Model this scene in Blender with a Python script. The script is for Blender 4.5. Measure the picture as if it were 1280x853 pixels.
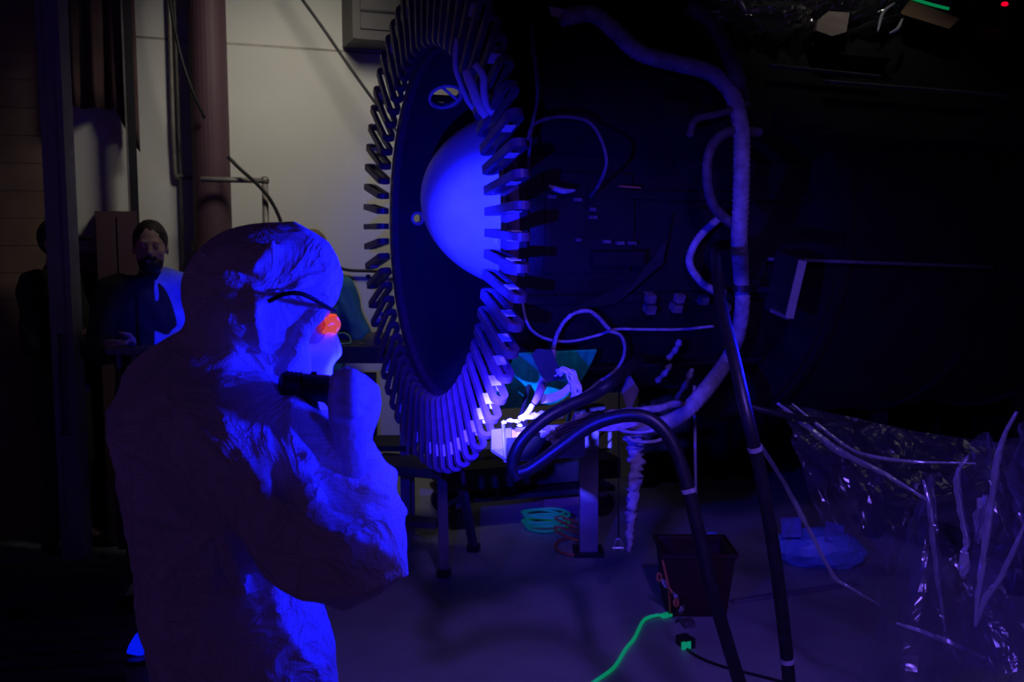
import bpy, bmesh, math, random
import numpy as np
from mathutils import Vector, Matrix

for o in list(bpy.data.objects):
    bpy.data.objects.remove(o, do_unlink=True)
scene = bpy.context.scene
C = scene.collection
random.seed(7)

# ------------------------------------------------------------------ camera
CAM_Z, FPX, TH = 1.70, 1244.4, math.radians(6.0)
cam = bpy.data.objects.new('camera', bpy.data.cameras.new('camera'))
C.objects.link(cam)
cam.location = (0, 0, CAM_Z)
cam.rotation_euler = (math.radians(90) - TH, 0, 0)
cam.data.lens = 35.0
cam.data.sensor_width = 36.0
cam.data.clip_start = 0.05
cam.data.dof.use_dof = True
cam.data.dof.focus_distance = 2.7
cam.data.dof.aperture_fstop = 5.6
scene.camera = cam

# ------------------------------------------------------------------ exposure, world, lights
scene.view_settings.view_transform = 'Standard'
scene.view_settings.look = 'None'
scene.view_settings.gamma = 1.0
scene.view_settings.exposure = 0.0
scene.view_settings.use_curve_mapping = False
world = bpy.data.worlds.new('dim_hall')
scene.world = world
world.use_nodes = True
world.node_tree.nodes['Background'].inputs[0].default_value = (0.36, 0.14, 0.85, 1)
world.node_tree.nodes['Background'].inputs[1].default_value = 0.052

def aim(o, target):
    d = Vector(target) - o.location
    o.rotation_euler = d.to_track_quat('-Z', 'Y').to_euler()

def spot(name, loc, target, power, color, angle, blend=0.4, size=0.03):
    l = bpy.data.lights.new(name, 'SPOT')
    l.energy = power; l.color = color; l.spot_size = math.radians(angle); l.spot_blend = blend
    l.shadow_soft_size = size
    o = bpy.data.objects.new(name, l); C.objects.link(o); o.location = loc; aim(o, target)
    return o

def area(name, loc, target, power, color, sx, sy):
    l = bpy.data.lights.new(name, 'AREA')
    l.energy = power; l.color = color; l.shape = 'RECTANGLE'; l.size = sx; l.size_y = sy
    o = bpy.data.objects.new(name, l); C.objects.link(o); o.location = loc; aim(o, target)
    return o

CT, ST = math.cos(TH), math.sin(TH)
def ray(px, py):
    x = (px - 640) / FPX; y = (426.5 - py) / FPX
    return Vector((x, CT + y * ST, -ST + y * CT))
def P(px, py, Y):
    d = ray(px, py)
    return Vector((0, 0, CAM_Z)) + d * (Y / d.y)


UV = (0.006, 0.008, 1.0)
spot('unseen_drum_top_fill', (1.35, 3.9, 4.5), (1.3, 3.95, 2.5), 15, (1.0, 0.94, 0.85), 36, 1.0, 0.1)  # unseen spot added over the drum to brighten the film on top
# warm spot without a fixture, added above the view to wash the back wall
spot('unseen_wall_wash', (-0.75, 4.75, 3.35), (-1.35, 6.2, 1.85), 52, (1.0, 0.93, 0.80), 96, 1.0, 0.25)
# blue fill added beyond the right edge of the view to light the suit
spot('unseen_uv_suit_fill', (1.66, 3.0, 1.85), (-0.42, 1.95, 1.28), 430, UV, 32, 1.0, 0.10)
spot('unseen_uv_hood_fill', (1.5, 1.56, 1.52), P(405, 455, 1.90), 330, UV, 24, 1.0, 0.08)  # added unseen spot that brightens hood, shoulder and fist
spot('unseen_uv_fist_fill', (0.85, 0.55, 1.62), P(425, 515, 1.8), 36, UV, 12, 1.0, 0.05)  # added unseen spot that lifts the dark side of the fist
spot('unseen_uv_floor_fill', (0.6, 0.9, 2.7), (0.75, 3.7, 0.0), 210, (0.20, 0.10, 1.0), 70, 1.0, 0.10)  # added unseen spot that tints floor and plastic blue
spot('unseen_uv_coat_fill', (-0.15, 2.5, 2.75), P(214, 400, 4.85), 460, UV, 11, 1.0, 0.05)  # added unseen spot for the blue on the bearded man's coat

# ------------------------------------------------------------------ materials
MATS = {}
def mat(name, col, rough=0.6, metal=0.0, var=0.25, scale=14.0, bump=0.15, spec=0.5, emit=None, estr=0.0, stretch=(1, 1, 1)):
    if name in MATS: return MATS[name]
    m = bpy.data.materials.new(name); m.use_nodes = True
    nt = m.node_tree; b = nt.nodes['Principled BSDF']
    tc = nt.nodes.new('ShaderNodeTexCoord')
    mp = nt.nodes.new('ShaderNodeMapping'); mp.inputs['Scale'].default_value = stretch
    nz = nt.nodes.new('ShaderNodeTexNoise'); nz.inputs['Scale'].default_value = scale; nz.inputs['Detail'].default_value = 6
    cr = nt.nodes.new('ShaderNodeValToRGB')
    lo = [max(0, c * (1 - var)) for c in col]; hi = [min(1, c * (1 + var)) for c in col]
    cr.color_ramp.elements[0].color = (*lo, 1); cr.color_ramp.elements[1].color = (*hi, 1)
    cr.color_ramp.elements[0].position = 0.3; cr.color_ramp.elements[1].position = 0.7
    nt.links.new(tc.outputs['Object'], mp.inputs[0]); nt.links.new(mp.outputs[0], nz.inputs['Vector'])
    nt.links.new(nz.outputs['Fac'], cr.inputs[0]); nt.links.new(cr.outputs[0], b.inputs['Base Color'])
    b.inputs['Roughness'].default_value = rough; b.inputs['Metallic'].default_value = metal
    b.inputs['Specular IOR Level'].default_value = spec
    if bump:
        bp = nt.nodes.new('ShaderNodeBump'); bp.inputs['Strength'].default_value = bump; bp.inputs['Distance'].default_value = 0.01
        nt.links.new(nz.outputs['Fac'], bp.inputs['Height']); nt.links.new(bp.outputs[0], b.inputs['Normal'])
    if emit:
        b.inputs['Emission Color'].default_value = (*emit, 1); b.inputs['Emission Strength'].default_value = estr
    MATS[name] = m
    return m

def suit_mat():
    m = bpy.data.materials.new('coverall_fabric'); m.use_nodes = True
    nt = m.node_tree; b = nt.nodes['Principled BSDF']; L = nt.links.new
    tc = nt.nodes.new('ShaderNodeTexCoord')
    # ripstop grid of the fabric
    br = nt.nodes.new('ShaderNodeTexBrick'); br.offset = 0.0; br.squash = 1.0
    br.inputs['Scale'].default_value = 1.0; br.inputs['Mortar Size'].default_value = 0.0008
    br.inputs['Brick Width'].default_value = 0.0065; br.inputs['Row Height'].default_value = 0.0065
    br.inputs['Color1'].default_value = (0.70, 0.70, 0.82, 1); br.inputs['Color2'].default_value = (0.68, 0.68, 0.80, 1)
    br.inputs['Mortar'].default_value = (0.86, 0.86, 0.95, 1)
    mp = nt.nodes.new('ShaderNodeMapping'); mp.inputs['Rotation'].default_value = (math.radians(90), 0, 0)
    L(tc.outputs['Object'], mp.inputs[0]); L(mp.outputs[0], br.inputs['Vector'])
    # crumples
    nz = nt.nodes.new('ShaderNodeTexNoise'); nz.inputs['Scale'].default_value = 9; nz.inputs['Detail'].default_value = 5; nz.inputs['Distortion'].default_value = 1.2
    L(tc.outputs['Object'], nz.inputs['Vector'])
    mu = nt.nodes.new('ShaderNodeMath'); mu.operation = 'SUBTRACT'; mu.inputs[1].default_value = 0.5; L(nz.outputs['Fac'], mu.inputs[0])
    ab = nt.nodes.new('ShaderNodeMath'); ab.operation = 'ABSOLUTE'; L(mu.outputs[0], ab.inputs[0])
    pw = nt.nodes.new('ShaderNodeMath'); pw.operation = 'POWER'; pw.inputs[1].default_value = 0.5; L(ab.outputs[0], pw.inputs[0])
    bp = nt.nodes.new('ShaderNodeBump'); bp.inputs['Strength'].default_value = 0.55; bp.inputs['Distance'].default_value = 0.03; bp.invert = True
    L(pw.outputs[0], bp.inputs['Height'])
    L(br.outputs['Color'], b.inputs['Base Color']); L(bp.outputs[0], b.inputs['Normal'])
    b.inputs['Roughness'].default_value = 0.62; b.inputs['Specular IOR Level'].default_value = 0.35
    b.inputs['Sheen Weight'].default_value = 0.3
    b.inputs['Subsurface Weight'].default_value = 0.0
    MATS['coverall_fabric'] = m
    return m

def film_mat(name, col, alpha, rough=0.12):
    m = bpy.data.materials.new(name); m.use_nodes = True
    nt = m.node_tree; L = nt.links.new; nt.nodes.remove(nt.nodes['Principled BSDF'])
    out = nt.nodes['Material Output']
    tr = nt.nodes.new('ShaderNodeBsdfTransparent'); tr.inputs[0].default_value = (0.92, 0.92, 0.95, 1)
    gl = nt.nodes.new('ShaderNodeBsdfGlossy'); gl.inputs['Roughness'].default_value = rough; gl.inputs[0].default_value = (0.9, 0.9, 0.9, 1)
    df = nt.nodes.new('ShaderNodeBsdfDiffuse'); df.inputs[0].default_value = (*col, 1)
    tl = nt.nodes.new('ShaderNodeBsdfTranslucent'); tl.inputs[0].default_value = (*col, 1)
    tc = nt.nodes.new('ShaderNodeTexCoord'); nz = nt.nodes.new('ShaderNodeTexNoise'); nz.inputs['Scale'].default_value = 9; nz.inputs['Distortion'].default_value = 1.5
    L(tc.outputs['Object'], nz.inputs['Vector'])
    bp = nt.nodes.new('ShaderNodeBump'); bp.inputs['Strength'].default_value = 0.5; bp.inputs['Distance'].default_value = 0.03; L(nz.outputs['Fac'], bp.inputs['Height'])
    for n in (gl, df, tl): L(bp.outputs[0], n.inputs['Normal'])
    a = nt.nodes.new('ShaderNodeMixShader'); a.inputs[0].default_value = 0.5; L(df.outputs[0], a.inputs[1]); L(tl.outputs[0], a.inputs[2])
    b = nt.nodes.new('ShaderNodeMixShader'); b.inputs[0].default_value = 0.45; L(a.outputs[0], b.inputs[1]); L(gl.outputs[0], b.inputs[2])
    c = nt.nodes.new('ShaderNodeMixShader'); c.inputs[0].default_value = alpha; L(tr.outputs[0], c.inputs[1]); L(b.outputs[0], c.inputs[2])
    L(c.outputs[0], out.inputs['Surface'])
    MATS[name] = m
    return m

SUIT = suit_mat()
FILM = film_mat('clear_plastic_film', (0.30, 0.30, 0.50), 0.20, 0.28)
FILM_TOP = film_mat('crinkled_clear_film', (0.20, 0.21, 0.20), 0.6, 0.12)
M = dict(
    floor=mat('painted_concrete', (0.30, 0.30, 0.33), 0.55, var=0.12, scale=5, bump=0.05),
    wall=mat('cream_wall_paint', (0.66, 0.65, 0.58), 0.75, var=0.05, scale=2.5, bump=0.04),
    ceiling=mat('dark_ceiling_paint', (0.05, 0.05, 0.05), 0.9),
    doorbrown=mat('brown_door_slats', (0.25, 0.165, 0.11), 0.7, var=0.2, scale=6),
    tarp=mat('maroon_tarp', (0.13, 0.07, 0.065), 0.85, var=0.35, scale=5, bump=0.3),
    pipe=mat('plum_shadow_and_cabinet', (0.10, 0.05, 0.065), 0.6, var=0.12, scale=4),  # tone of the wall shadow on its stand-in pipe; also the cabinet
    conduit=mat('grey_conduit', (0.24, 0.22, 0.19), 0.5, 0.3),
    steel=mat('painted_steel_post', (0.22, 0.20, 0.27), 0.5, 0.2, var=0.15, scale=10),
    darksteel=mat('dark_steel', (0.035, 0.034, 0.04), 0.45, 0.6, var=0.3),
    alu=mat('aluminium', (0.42, 0.42, 0.45), 0.38, 0.8, var=0.15, scale=20),
    duct=mat('grey_duct', (0.085, 0.08, 0.078), 0.6, 0.1, var=0.08),
    black=mat('black_paint', (0.010, 0.010, 0.012), 0.55, var=0.3),
    rubber=mat('black_rubber', (0.012, 0.012, 0.016), 0.42, var=0.3, scale=40, bump=0.1),
    blackplastic=mat('black_plastic', (0.006, 0.006, 0.007), 0.5, var=0.2, spec=0.25),
    drum=mat('drum_dark_skin', (0.009, 0.008, 0.010), 0.7, var=0.4, scale=7, spec=0.25),
    drumin=mat('drum_inner_paint', (0.035, 0.05, 0.06), 0.55, var=0.2, scale=5, bump=0.08),
    teal=mat('teal_primer_panel', (0.0, 0.80, 0.20), 0.45, var=0.35, scale=8, stretch=(6, 1, 1)),
    dome=mat('pale_dome_skin', (0.72, 0.72, 0.80), 0.5, var=0.10, scale=9, bump=0.05),
    bar=mat('anodised_bar', (0.12, 0.075, 0.14), 0.42, 0.1, var=0.25, scale=25),
    tape=mat('white_tape', (0.85, 0.85, 0.88), 0.6, var=0.06),
    wrap=mat('pale_cable_wrap', (0.30, 0.28, 0.33), 0.65, var=0.35, scale=30, bump=0.5),
    wrapdark=mat('dusty_cable_wrap', (0.10, 0.085, 0.095), 0.7, var=0.4, scale=30, bump=0.5),
    wirepurple=mat('violet_wire', (0.60, 0.38, 0.75), 0.5, var=0.2, scale=30),
    wirewhite=mat('white_wire', (0.92, 0.90, 0.88), 0.5, var=0.08),
    skin=mat('skin', (0.52, 0.33, 0.25), 0.55, var=0.1, scale=20, bump=0.05),
    glove=mat('knit_glove', (0.62, 0.62, 0.74), 0.75, var=0.16, scale=60, bump=0.35),
    mask=mat('face_mask_fabric', (0.74, 0.74, 0.86), 0.75, var=0.06, scale=30, bump=0.15),
    hair=mat('dark_hair', (0.022, 0.014, 0.010), 0.6, var=0.4, scale=60, bump=0.5),
    hairblond=mat('light_brown_hair', (0.16, 0.10, 0.05), 0.6, var=0.4, scale=60, bump=0.5),
    blackcloth=mat('black_cloth', (0.012, 0.011, 0.013), 0.9, var=0.3, scale=18, bump=0.4),
    jeans=mat('dark_trousers', (0.02, 0.02, 0.03), 0.9, var=0.3, scale=18, bump=0.4),
    tealcloth=mat('teal_cloth', (0.03, 0.17, 0.26), 0.85, var=0.2, scale=14, bump=0.4),
    palecloth=mat('pale_blue_cloth', (0.16, 0.20, 0.62), 0.85, var=0.2, scale=14, bump=0.4),
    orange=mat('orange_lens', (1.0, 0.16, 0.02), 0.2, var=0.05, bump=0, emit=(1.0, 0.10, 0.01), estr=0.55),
    lensglow=mat('lamp_lens', (0.2, 0.2, 0.9), 0.2, bump=0, emit=(0.15, 0.1, 1.0), estr=6.0),
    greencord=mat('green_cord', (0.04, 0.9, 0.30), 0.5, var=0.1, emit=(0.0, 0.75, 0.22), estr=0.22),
    bluecap=mat('blue_cap_painted_light', (0.10, 0.14, 0.9), 0.5, var=0.08, emit=(0.0, 0.01, 1.0), estr=0.75),  # emission stands in for blue light falling on the cap
    redbin=mat('dark_red_plastic', (0.035, 0.006, 0.008), 0.6),
    redled=mat('red_indicator', (0.8, 0.0, 0.02), 0.4, bump=0, emit=(1.0, 0.0, 0.03), estr=0.9),
    cardboard=mat('brown_cardboard', (0.34, 0.23, 0.12), 0.85, var=0.15),
    foam=mat('cream_foam', (0.60, 0.50, 0.38), 0.85, var=0.15),
    bag=mat('blue_bag_film', (0.16, 0.30, 0.75), 0.4, var=0.25, scale=8, bump=0.5),
    pallet=mat('dark_timber', (0.035, 0.024, 0.024), 0.85, var=0.35, scale=6, stretch=(1, 8, 1)),
    orangecord=mat('orange_cord', (0.55, 0.16, 0.06), 0.5, var=0.1),
    felt=mat('olive_tan_tarp', (0.10, 0.075, 0.04), 0.9),
)

# ------------------------------------------------------------------ object helpers
def thing(name, label, cat, loc=(0, 0, 0), group=None):
    o = bpy.data.objects.new(name, None); C.objects.link(o); o.location = loc
    o.empty_display_size = 0.1
    o['label'] = label; o['category'] = cat
    if group: o['group'] = group
    return o
def tag(o, label, cat, group=None, kind=None):
    if label: o['label'] = label
    if cat: o['category'] = cat
    if group: o['group'] = group
    if kind: o['kind'] = kind
    return o
def worldloc(o):
    v = Vector(o.location)
    while o.parent: o = o.parent; v = v + Vector(o.location)
    return v
def mesh(name, vf, m, parent=None, smooth=False, origin=None, flip=False):
    """one mesh object; vertices given in world space, object origin put at the parent (or at the mesh's base)"""
    v, f = vf
    v = [Vector(p) for p in v]
    if parent is not None:
        off = worldloc(parent); loc = (0, 0, 0)
    else:
        if origin is None:
            xs = [p.x for p in v]; ys = [p.y for p in v]; zs = [p.z for p in v]
            origin = ((min(xs) + max(xs)) / 2, (min(ys) + max(ys)) / 2, min(zs))
        off = Vector(origin); loc = origin
    me = bpy.data.meshes.new(name)
    me.from_pydata([tuple(p - off) for p in v], [], [tuple(q) for q in f])
    me.update()
    o = bpy.data.objects.new(name, me); C.objects.link(o)
    if parent is not None: o.parent = parent
    o.location = loc
    if m is not None: me.materials.append(m)
    if smooth:
        me.polygons.foreach_set('use_smooth', [True] * len(me.polygons))
    return o
def bevel(o, w=0.004, seg=2):
    b = o.modifiers.new('bevel', 'BEVEL'); b.width = w; b.segments = seg; b.limit_method = 'ANGLE'
    return o
def join(*parts):
    V, F = [], []
    for v, f in parts:
        n = len(V); V += [Vector(p) for p in v]; F += [tuple(i + n for i in q) for q in f]
    return V, F
def box(c, size, ax=None):
    """box centred at c; ax = 3 unit vectors"""
    c = Vector(c); sx, sy, sz = [s / 2 for s in size]
    if ax is None: ax = (Vector((1, 0, 0)), Vector((0, 1, 0)), Vector((0, 0, 1)))
    a, b, d = [Vector(t) for t in ax]
    v = [c + a * (sx * i) + b * (sy * j) + d * (sz * k) for k in (-1, 1) for j in (-1, 1) for i in (-1, 1)]
    f = [(0, 2, 3, 1), (4, 5, 7, 6), (0, 1, 5, 4), (2, 6, 7, 3), (0, 4, 6, 2), (1, 3, 7, 5)]
    return v, f
def yawax(deg):
    a = math.radians(deg)
    return (Vector((math.cos(a), math.sin(a), 0)), Vector((-math.sin(a), math.cos(a), 0)), Vector((0, 0, 1)))
def beam(p, q, w, h, up=(0, 0, 1)):
    p, q = Vector(p), Vector(q); a = (q - p); L = a.length; a.normalize()
    up = Vector(up)
    if abs(a.dot(up)) > 0.98: up = Vector((0, 1, 0))
    b = up.cross(a).normalized(); d = a.cross(b)
    return box((p + q) / 2, (L, w, h), (a, b, d))
def smoothline(pts, n=8):
    pts = [Vector(p) for p in pts]
    if len(pts) < 3: return pts
    out = []
    e = [pts[0] * 2 - pts[1]] + pts + [pts[-1] * 2 - pts[-2]]
    for i in range(1, len(e) - 2):
        p0, p1, p2, p3 = e[i - 1:i + 3]
        for k in range(n):
            t = k / n
            out.append(0.5 * ((2 * p1) + (p2 - p0) * t + (2 * p0 - 5 * p1 + 4 * p2 - p3) * t * t + (3 * p1 - p0 - 3 * p2 + p3) * t ** 3))
    out.append(pts[-1])
    return out
def tube(pts, r, seg=10, ribs=0.0, jit=0.0, closed_ends=True):
    """r is a number or a function of 0..1"""
    pts = [Vector(p) for p in pts]
    n = len(pts); V, F = [], []
    t0 = (pts[1] - pts[0]).normalized()
    ref = Vector((0, 0, 1)) if abs(t0.z) < 0.9 else Vector((0, 1, 0))
    u = t0.cross(ref).normalized()
    rnd = random.Random(n)
    for i, p in enumerate(pts):
        t = (pts[min(i + 1, n - 1)] - pts[max(i - 1, 0)]).normalized()
        u = (u - t * u.dot(t)).normalized(); w = t.cross(u)
        rr = r(i / (n - 1)) if callable(r) else r
        if ribs and i % 2: rr *= 1 - ribs
        for k in range(seg):
            a = 2 * math.pi * k / seg
            q = rr * (1 + (rnd.uniform(-jit, jit) if jit else 0))
            V.append(p + (u * math.cos(a) + w * math.sin(a)) * q)
    for i in range(n - 1):
        for k in range(seg):
            k2 = (k + 1) % seg
            F.append((i * seg + k, i * seg + k2, (i + 1) * seg + k2, (i + 1) * seg + k))
    if closed_ends:
        F.append(tuple(range(seg - 1, -1, -1))); F.append(tuple((n - 1) * seg + k for k in range(seg)))
    return V, F
def resample(pts, step):
    out = [pts[0]]; acc = 0
    for a, b in zip(pts, pts[1:]):
        L = (b - a).length; pos = step - acc
        while pos <= L:
            out.append(a + (b - a) * (pos / L)); pos += step
        acc = (L - (pos - step))
    out.append(pts[-1])
    return out
def lathe(origin, axis, prof, seg=48, a0=0.0, a1=2 * math.pi, caps=False):
    """prof: (t along axis, radius)"""
    o = Vector(origin); a = Vector(axis).normalized()
    ref = Vector((0, 0, 1)) if abs(a.z) < 0.9 else Vector((1, 0, 0))
    u = ref.cross(a).normalized(); w = a.cross(u)
    full = abs(a1 - a0 - 2 * math.pi) < 1e-6
    m = seg if full else seg + 1
    V, F = [], []
    for t, r in prof:
        for k in range(m):
            g = a0 + (a1 - a0) * k / seg
            V.append(o + a * t + (u * math.cos(g) + w * math.sin(g)) * r)
    for i in range(len(prof) - 1):
        for k in range(seg):
            k2 = (k + 1) % m
            F.append((i * m + k, i * m + k2, (i + 1) * m + k2, (i + 1) * m + k))
    if caps:
        F.append(tuple(range(m - 1, -1, -1))); F.append(tuple((len(prof) - 1) * m + k for k in range(m)))
    return V, F
def prism(poly, ext):
    """poly: planar world points, ext: extrusion vector"""
    n = len(poly); e = Vector(ext)
    V = [Vector(p) for p in poly] + [Vector(p) + e for p in poly]
    F = [tuple(range(n - 1, -1, -1)), tuple(range(n, 2 * n))] + [(i, (i + 1) % n, n + (i + 1) % n, n + i) for i in range(n)]
    return V, F
def sphere(c, r, seg=14, rings=9, ax=None):
    c = Vector(c)
    if not hasattr(r, '__len__'): r = (r, r, r)
    if ax is None: ax = (Vector((1, 0, 0)), Vector((0, 1, 0)), Vector((0, 0, 1)))
    V = [c - ax[2] * r[2]]; F = []
    for i in range(1, rings):
        p = -math.pi / 2 + math.pi * i / rings
        for k in range(seg):
            a = 2 * math.pi * k / seg
            V.append(c + ax[0] * (r[0] * math.cos(p) * math.cos(a)) + ax[1] * (r[1] * math.cos(p) * math.sin(a)) + ax[2] * (r[2] * math.sin(p)))
    V.append(c + ax[2] * r[2]); top = len(V) - 1
    for k in range(seg):
        F.append((0, 1 + (k + 1) % seg, 1 + k))
        F.append((top, 1 + (rings - 2) * seg + k, 1 + (rings - 2) * seg + (k + 1) % seg))
    for i in range(rings - 2):
        for k in range(seg):
            k2 = (k + 1) % seg
            F.append((1 + i * seg + k, 1 + i * seg + k2, 1 + (i + 1) * seg + k2, 1 + (i + 1) * seg + k))
    return V, F

# ------------------------------------------------------------------ distance-field bodies (one continuous surface each)
class Field:
    def __init__(s, lo, hi, h):
        s.lo = np.array(lo, np.float32); s.h = h
        s.n = np.ceil((np.array(hi) - np.array(lo)) / h).astype(int) + 1
        s.F = np.full(s.n, 1.0, np.float32)
    def win(s, lo, hi):
        a = np.clip(np.floor((np.array(lo) - s.lo) / s.h).astype(int), 0, s.n)
        b = np.clip(np.ceil((np.array(hi) - s.lo) / s.h).astype(int) + 1, 0, s.n)
        sl = tuple(slice(i, j) for i, j in zip(a, b))
        ax = [s.lo[i] + s.h * np.arange(a[i], b[i], dtype=np.float32) for i in range(3)]
        return sl, np.stack(np.meshgrid(*ax, indexing='ij'), -1)
    def put(s, sl, d, k, cut=False):
        A = s.F[sl]
        if cut:
            d = -d; g = np.clip(0.5 - 0.5 * (d - A) / k, 0, 1) if k else None
            s.F[sl] = np.maximum(A, d) if not k else d * (1 - g) + A * g + k * g * (1 - g)
            return
        if not k: s.F[sl] = np.minimum(A, d); return
        g = np.clip(0.5 + 0.5 * (d - A) / k, 0, 1)
        s.F[sl] = d * (1 - g) + A * g - k * g * (1 - g)
    def ell(s, c, r, ax=None, k=0.02, cut=False):
        c = np.array(c, np.float32); r = np.array(r, np.float32); R = float(r.max()) + 0.06 + k
        sl, X = s.win(c - R, c + R)
        if 0 in X.shape: return
        q = X - c
        if ax is not None: q = q @ np.array([list(a) for a in ax], np.float32).T
        k0 = np.sqrt(((q / r) ** 2).sum(-1)); k1 = np.sqrt(((q / (r * r)) ** 2).sum(-1)) + 1e-9
        s.put(sl, k0 * (k0 - 1) / k1, k, cut)
    def cap(s, a, b, ra, rb, k=0.02, cut=False):
        a = np.array(a, np.float32); b = np.array(b, np.float32); R = max(ra, rb) + 0.06 + k
        sl, X = s.win(np.minimum(a, b) - R, np.maximum(a, b) + R)
        if 0 in X.shape: return
        d = b - a; t = np.clip(((X - a) @ d) / max(float(d @ d), 1e-9), 0, 1)
        s.put(sl, np.sqrt(((X - a - t[..., None] * d) ** 2).sum(-1)) - (ra + (rb - ra) * t), k, cut)
    def chain(s, pts, rad, k=0.02):
        for i in range(len(pts) - 1): s.cap(pts[i], pts[i + 1], rad[i], rad[i + 1], k)
    def grid(s):
        return s.win(s.lo, s.lo + s.h * (s.n - 1))[1]
    def half(s, point, normal):
        """keep only the side the normal points to"""
        X = s.grid(); d = (X - np.array(point, np.float32)) @ np.array(normal, np.float32)
        s.F = np.maximum(s.F, -d)
    def nets(s):
        F = s.F; h = s.h
        F[0], F[-1], F[:, 0], F[:, -1], F[:, :, 0], F[:, :, -1] = (1,) * 6
        S = F < 0
        cnt = np.zeros([n - 1 for n in F.shape], np.int8)
        for i in (0, 1):
            for j in (0, 1):
                for k in (0, 1):
                    cnt += S[i:F.shape[0] - 1 + i, j:F.shape[1] - 1 + j, k:F.shape[2] - 1 + k]
        idx = np.argwhere((cnt > 0) & (cnt < 8))
        vid = np.full(cnt.shape, -1, np.int64); vid[tuple(idx.T)] = np.arange(len(idx))
        acc = np.zeros((len(idx), 3)); num = np.zeros(len(idx))
        cor = [(i, j, k) for i in (0, 1) for j in (0, 1) for k in (0, 1)]
        for p in cor:
            for q in cor:
                if sum(abs(a - b) for a, b in zip(p, q)) == 1 and p < q:
                    fa = F[tuple((idx + p).T)]; fb = F[tuple((idx + q).T)]
                    m = (fa < 0) != (fb < 0)
                    t = np.where(m, fa / np.where(fa == fb, 1, fa - fb), 0)
                    acc += m[:, None] * (np.array(p) + t[:, None] * (np.array(q) - np.array(p))); num += m
        V = s.lo + h * (idx + acc / num[:, None])
        Q = []
        for ax in range(3):
            b, c = [(1, 2), (2, 0), (0, 1)][ax]
            lo = [slice(None)] * 3; hi = [slice(None)] * 3
            lo[ax] = slice(0, -1); hi[ax] = slice(1, None)
            A, B = S[tuple(lo)], S[tuple(hi)]
            e = np.argwhere(A != B)
            e = e[(e[:, b] > 0) & (e[:, c] > 0) & (e[:, b] < F.shape[b] - 1) & (e[:, c] < F.shape[c] - 1)]
            ins = A[tuple(e.T)]
            def cell(db, dc):
                g = e.copy(); g[:, b] += db; g[:, c] += dc
                return vid[tuple(g.T)]
            q = np.stack([cell(-1, -1), cell(0, -1), cell(0, 0), cell(-1, 0)], 1)
            q[~ins] = q[~ins][:, ::-1]
            Q.append(q)
        return V, np.concatenate(Q)
    def build(s, name, m, parent):
        V, Q = s.nets()
        off = np.array(worldloc(parent))
        me = bpy.data.meshes.new(name)
        me.from_pydata((V - off).tolist(), [], Q.tolist()); me.update()
        me.polygons.foreach_set('use_smooth', [True] * len(me.polygons))
        me.materials.append(m)
        o = bpy.data.objects.new(name, me); C.objects.link(o); o.parent = parent
        return o

# ================================================================== THE SETTING
WP = Vector((0.25, 6.75, 0)); WD = Vector((0.93, 0.37, 0)).normalized(); WN = Vector((WD.y, -WD.x, 0))   # wall line, its normal towards the camera
def W(px, py, off=0.0):
    """viewing ray met at the back wall"""
    d = ray(px, py); o = Vector((0, 0, CAM_Z)); q = WP + WN * off
    t = (q - o).dot(WN) / d.dot(WN)
    return o + d * t
def struct(name, vf, m, parent=None, **k):
    o = mesh(name, vf, m, parent, **k)
    if parent is None: o['kind'] = 'structure'
    return o
struct('floor', box((1.0, 4.0, -0.05), (16, 16, 0.1)), M['floor'])
struct('ceiling', box((1.0, 4.0, 5.25), (16, 16, 0.1)), M['ceiling'])
struct('wall_back', box(WP + Vector((0, 0, 2.6)) - WN * 0.1 + WD * 1.5, (15, 0.2, 5.2), (WD, WN, Vector((0, 0, 1)))), M['wall'])
Z = Vector((0, 0, 1))
# seam trim across the wall
a = W(150, 43); b = W(480, 69)
zt = (a.z + b.z) / 2; a.z = b.z = zt
struct('trim_1', beam(a, b, 0.006, 0.012), M['conduit'])

# brown roller door at the far left of the back wall, slat by slat
dA, dB = W(-190, 300), W(168, 300)
dA.z = dB.z = 0
door = bpy.data.objects.new('door_1', None); C.objects.link(door); door.location = (dA + dB) / 2; door['kind'] = 'structure'
zz = 0.0; i = 0
while zz < 4.4:
    mesh('slat', beam(dA + Z * (zz + 0.075) + WN * 0.03, dB + Z * (zz + 0.075) + WN * 0.03, 0.034, 0.147), M['doorbrown'], door)
    zz += 0.15; i += 1
for e in (dA, dB):
    mesh('guide_rail', box(e + Z * 2.2 + WN * 0.04, (0.05, 0.07, 4.4), (WD, WN, Z)), M['darksteel'], door)

def backdrop():
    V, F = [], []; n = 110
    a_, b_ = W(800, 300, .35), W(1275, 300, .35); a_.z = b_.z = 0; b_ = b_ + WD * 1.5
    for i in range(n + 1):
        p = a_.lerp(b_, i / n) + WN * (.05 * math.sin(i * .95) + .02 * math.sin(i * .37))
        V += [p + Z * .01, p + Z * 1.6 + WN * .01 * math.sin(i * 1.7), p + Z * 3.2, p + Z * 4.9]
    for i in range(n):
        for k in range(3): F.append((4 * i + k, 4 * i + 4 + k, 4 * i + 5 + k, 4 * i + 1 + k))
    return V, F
o = mesh('darkening_backdrop', backdrop(), M['blackcloth'], smooth=True)  # added dark sheet in place of the unlit depth behind the drum
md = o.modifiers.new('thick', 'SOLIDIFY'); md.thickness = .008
tag(o, 'black curtain added to darken the view behind and below the drum at right', 'backdrop')
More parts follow.
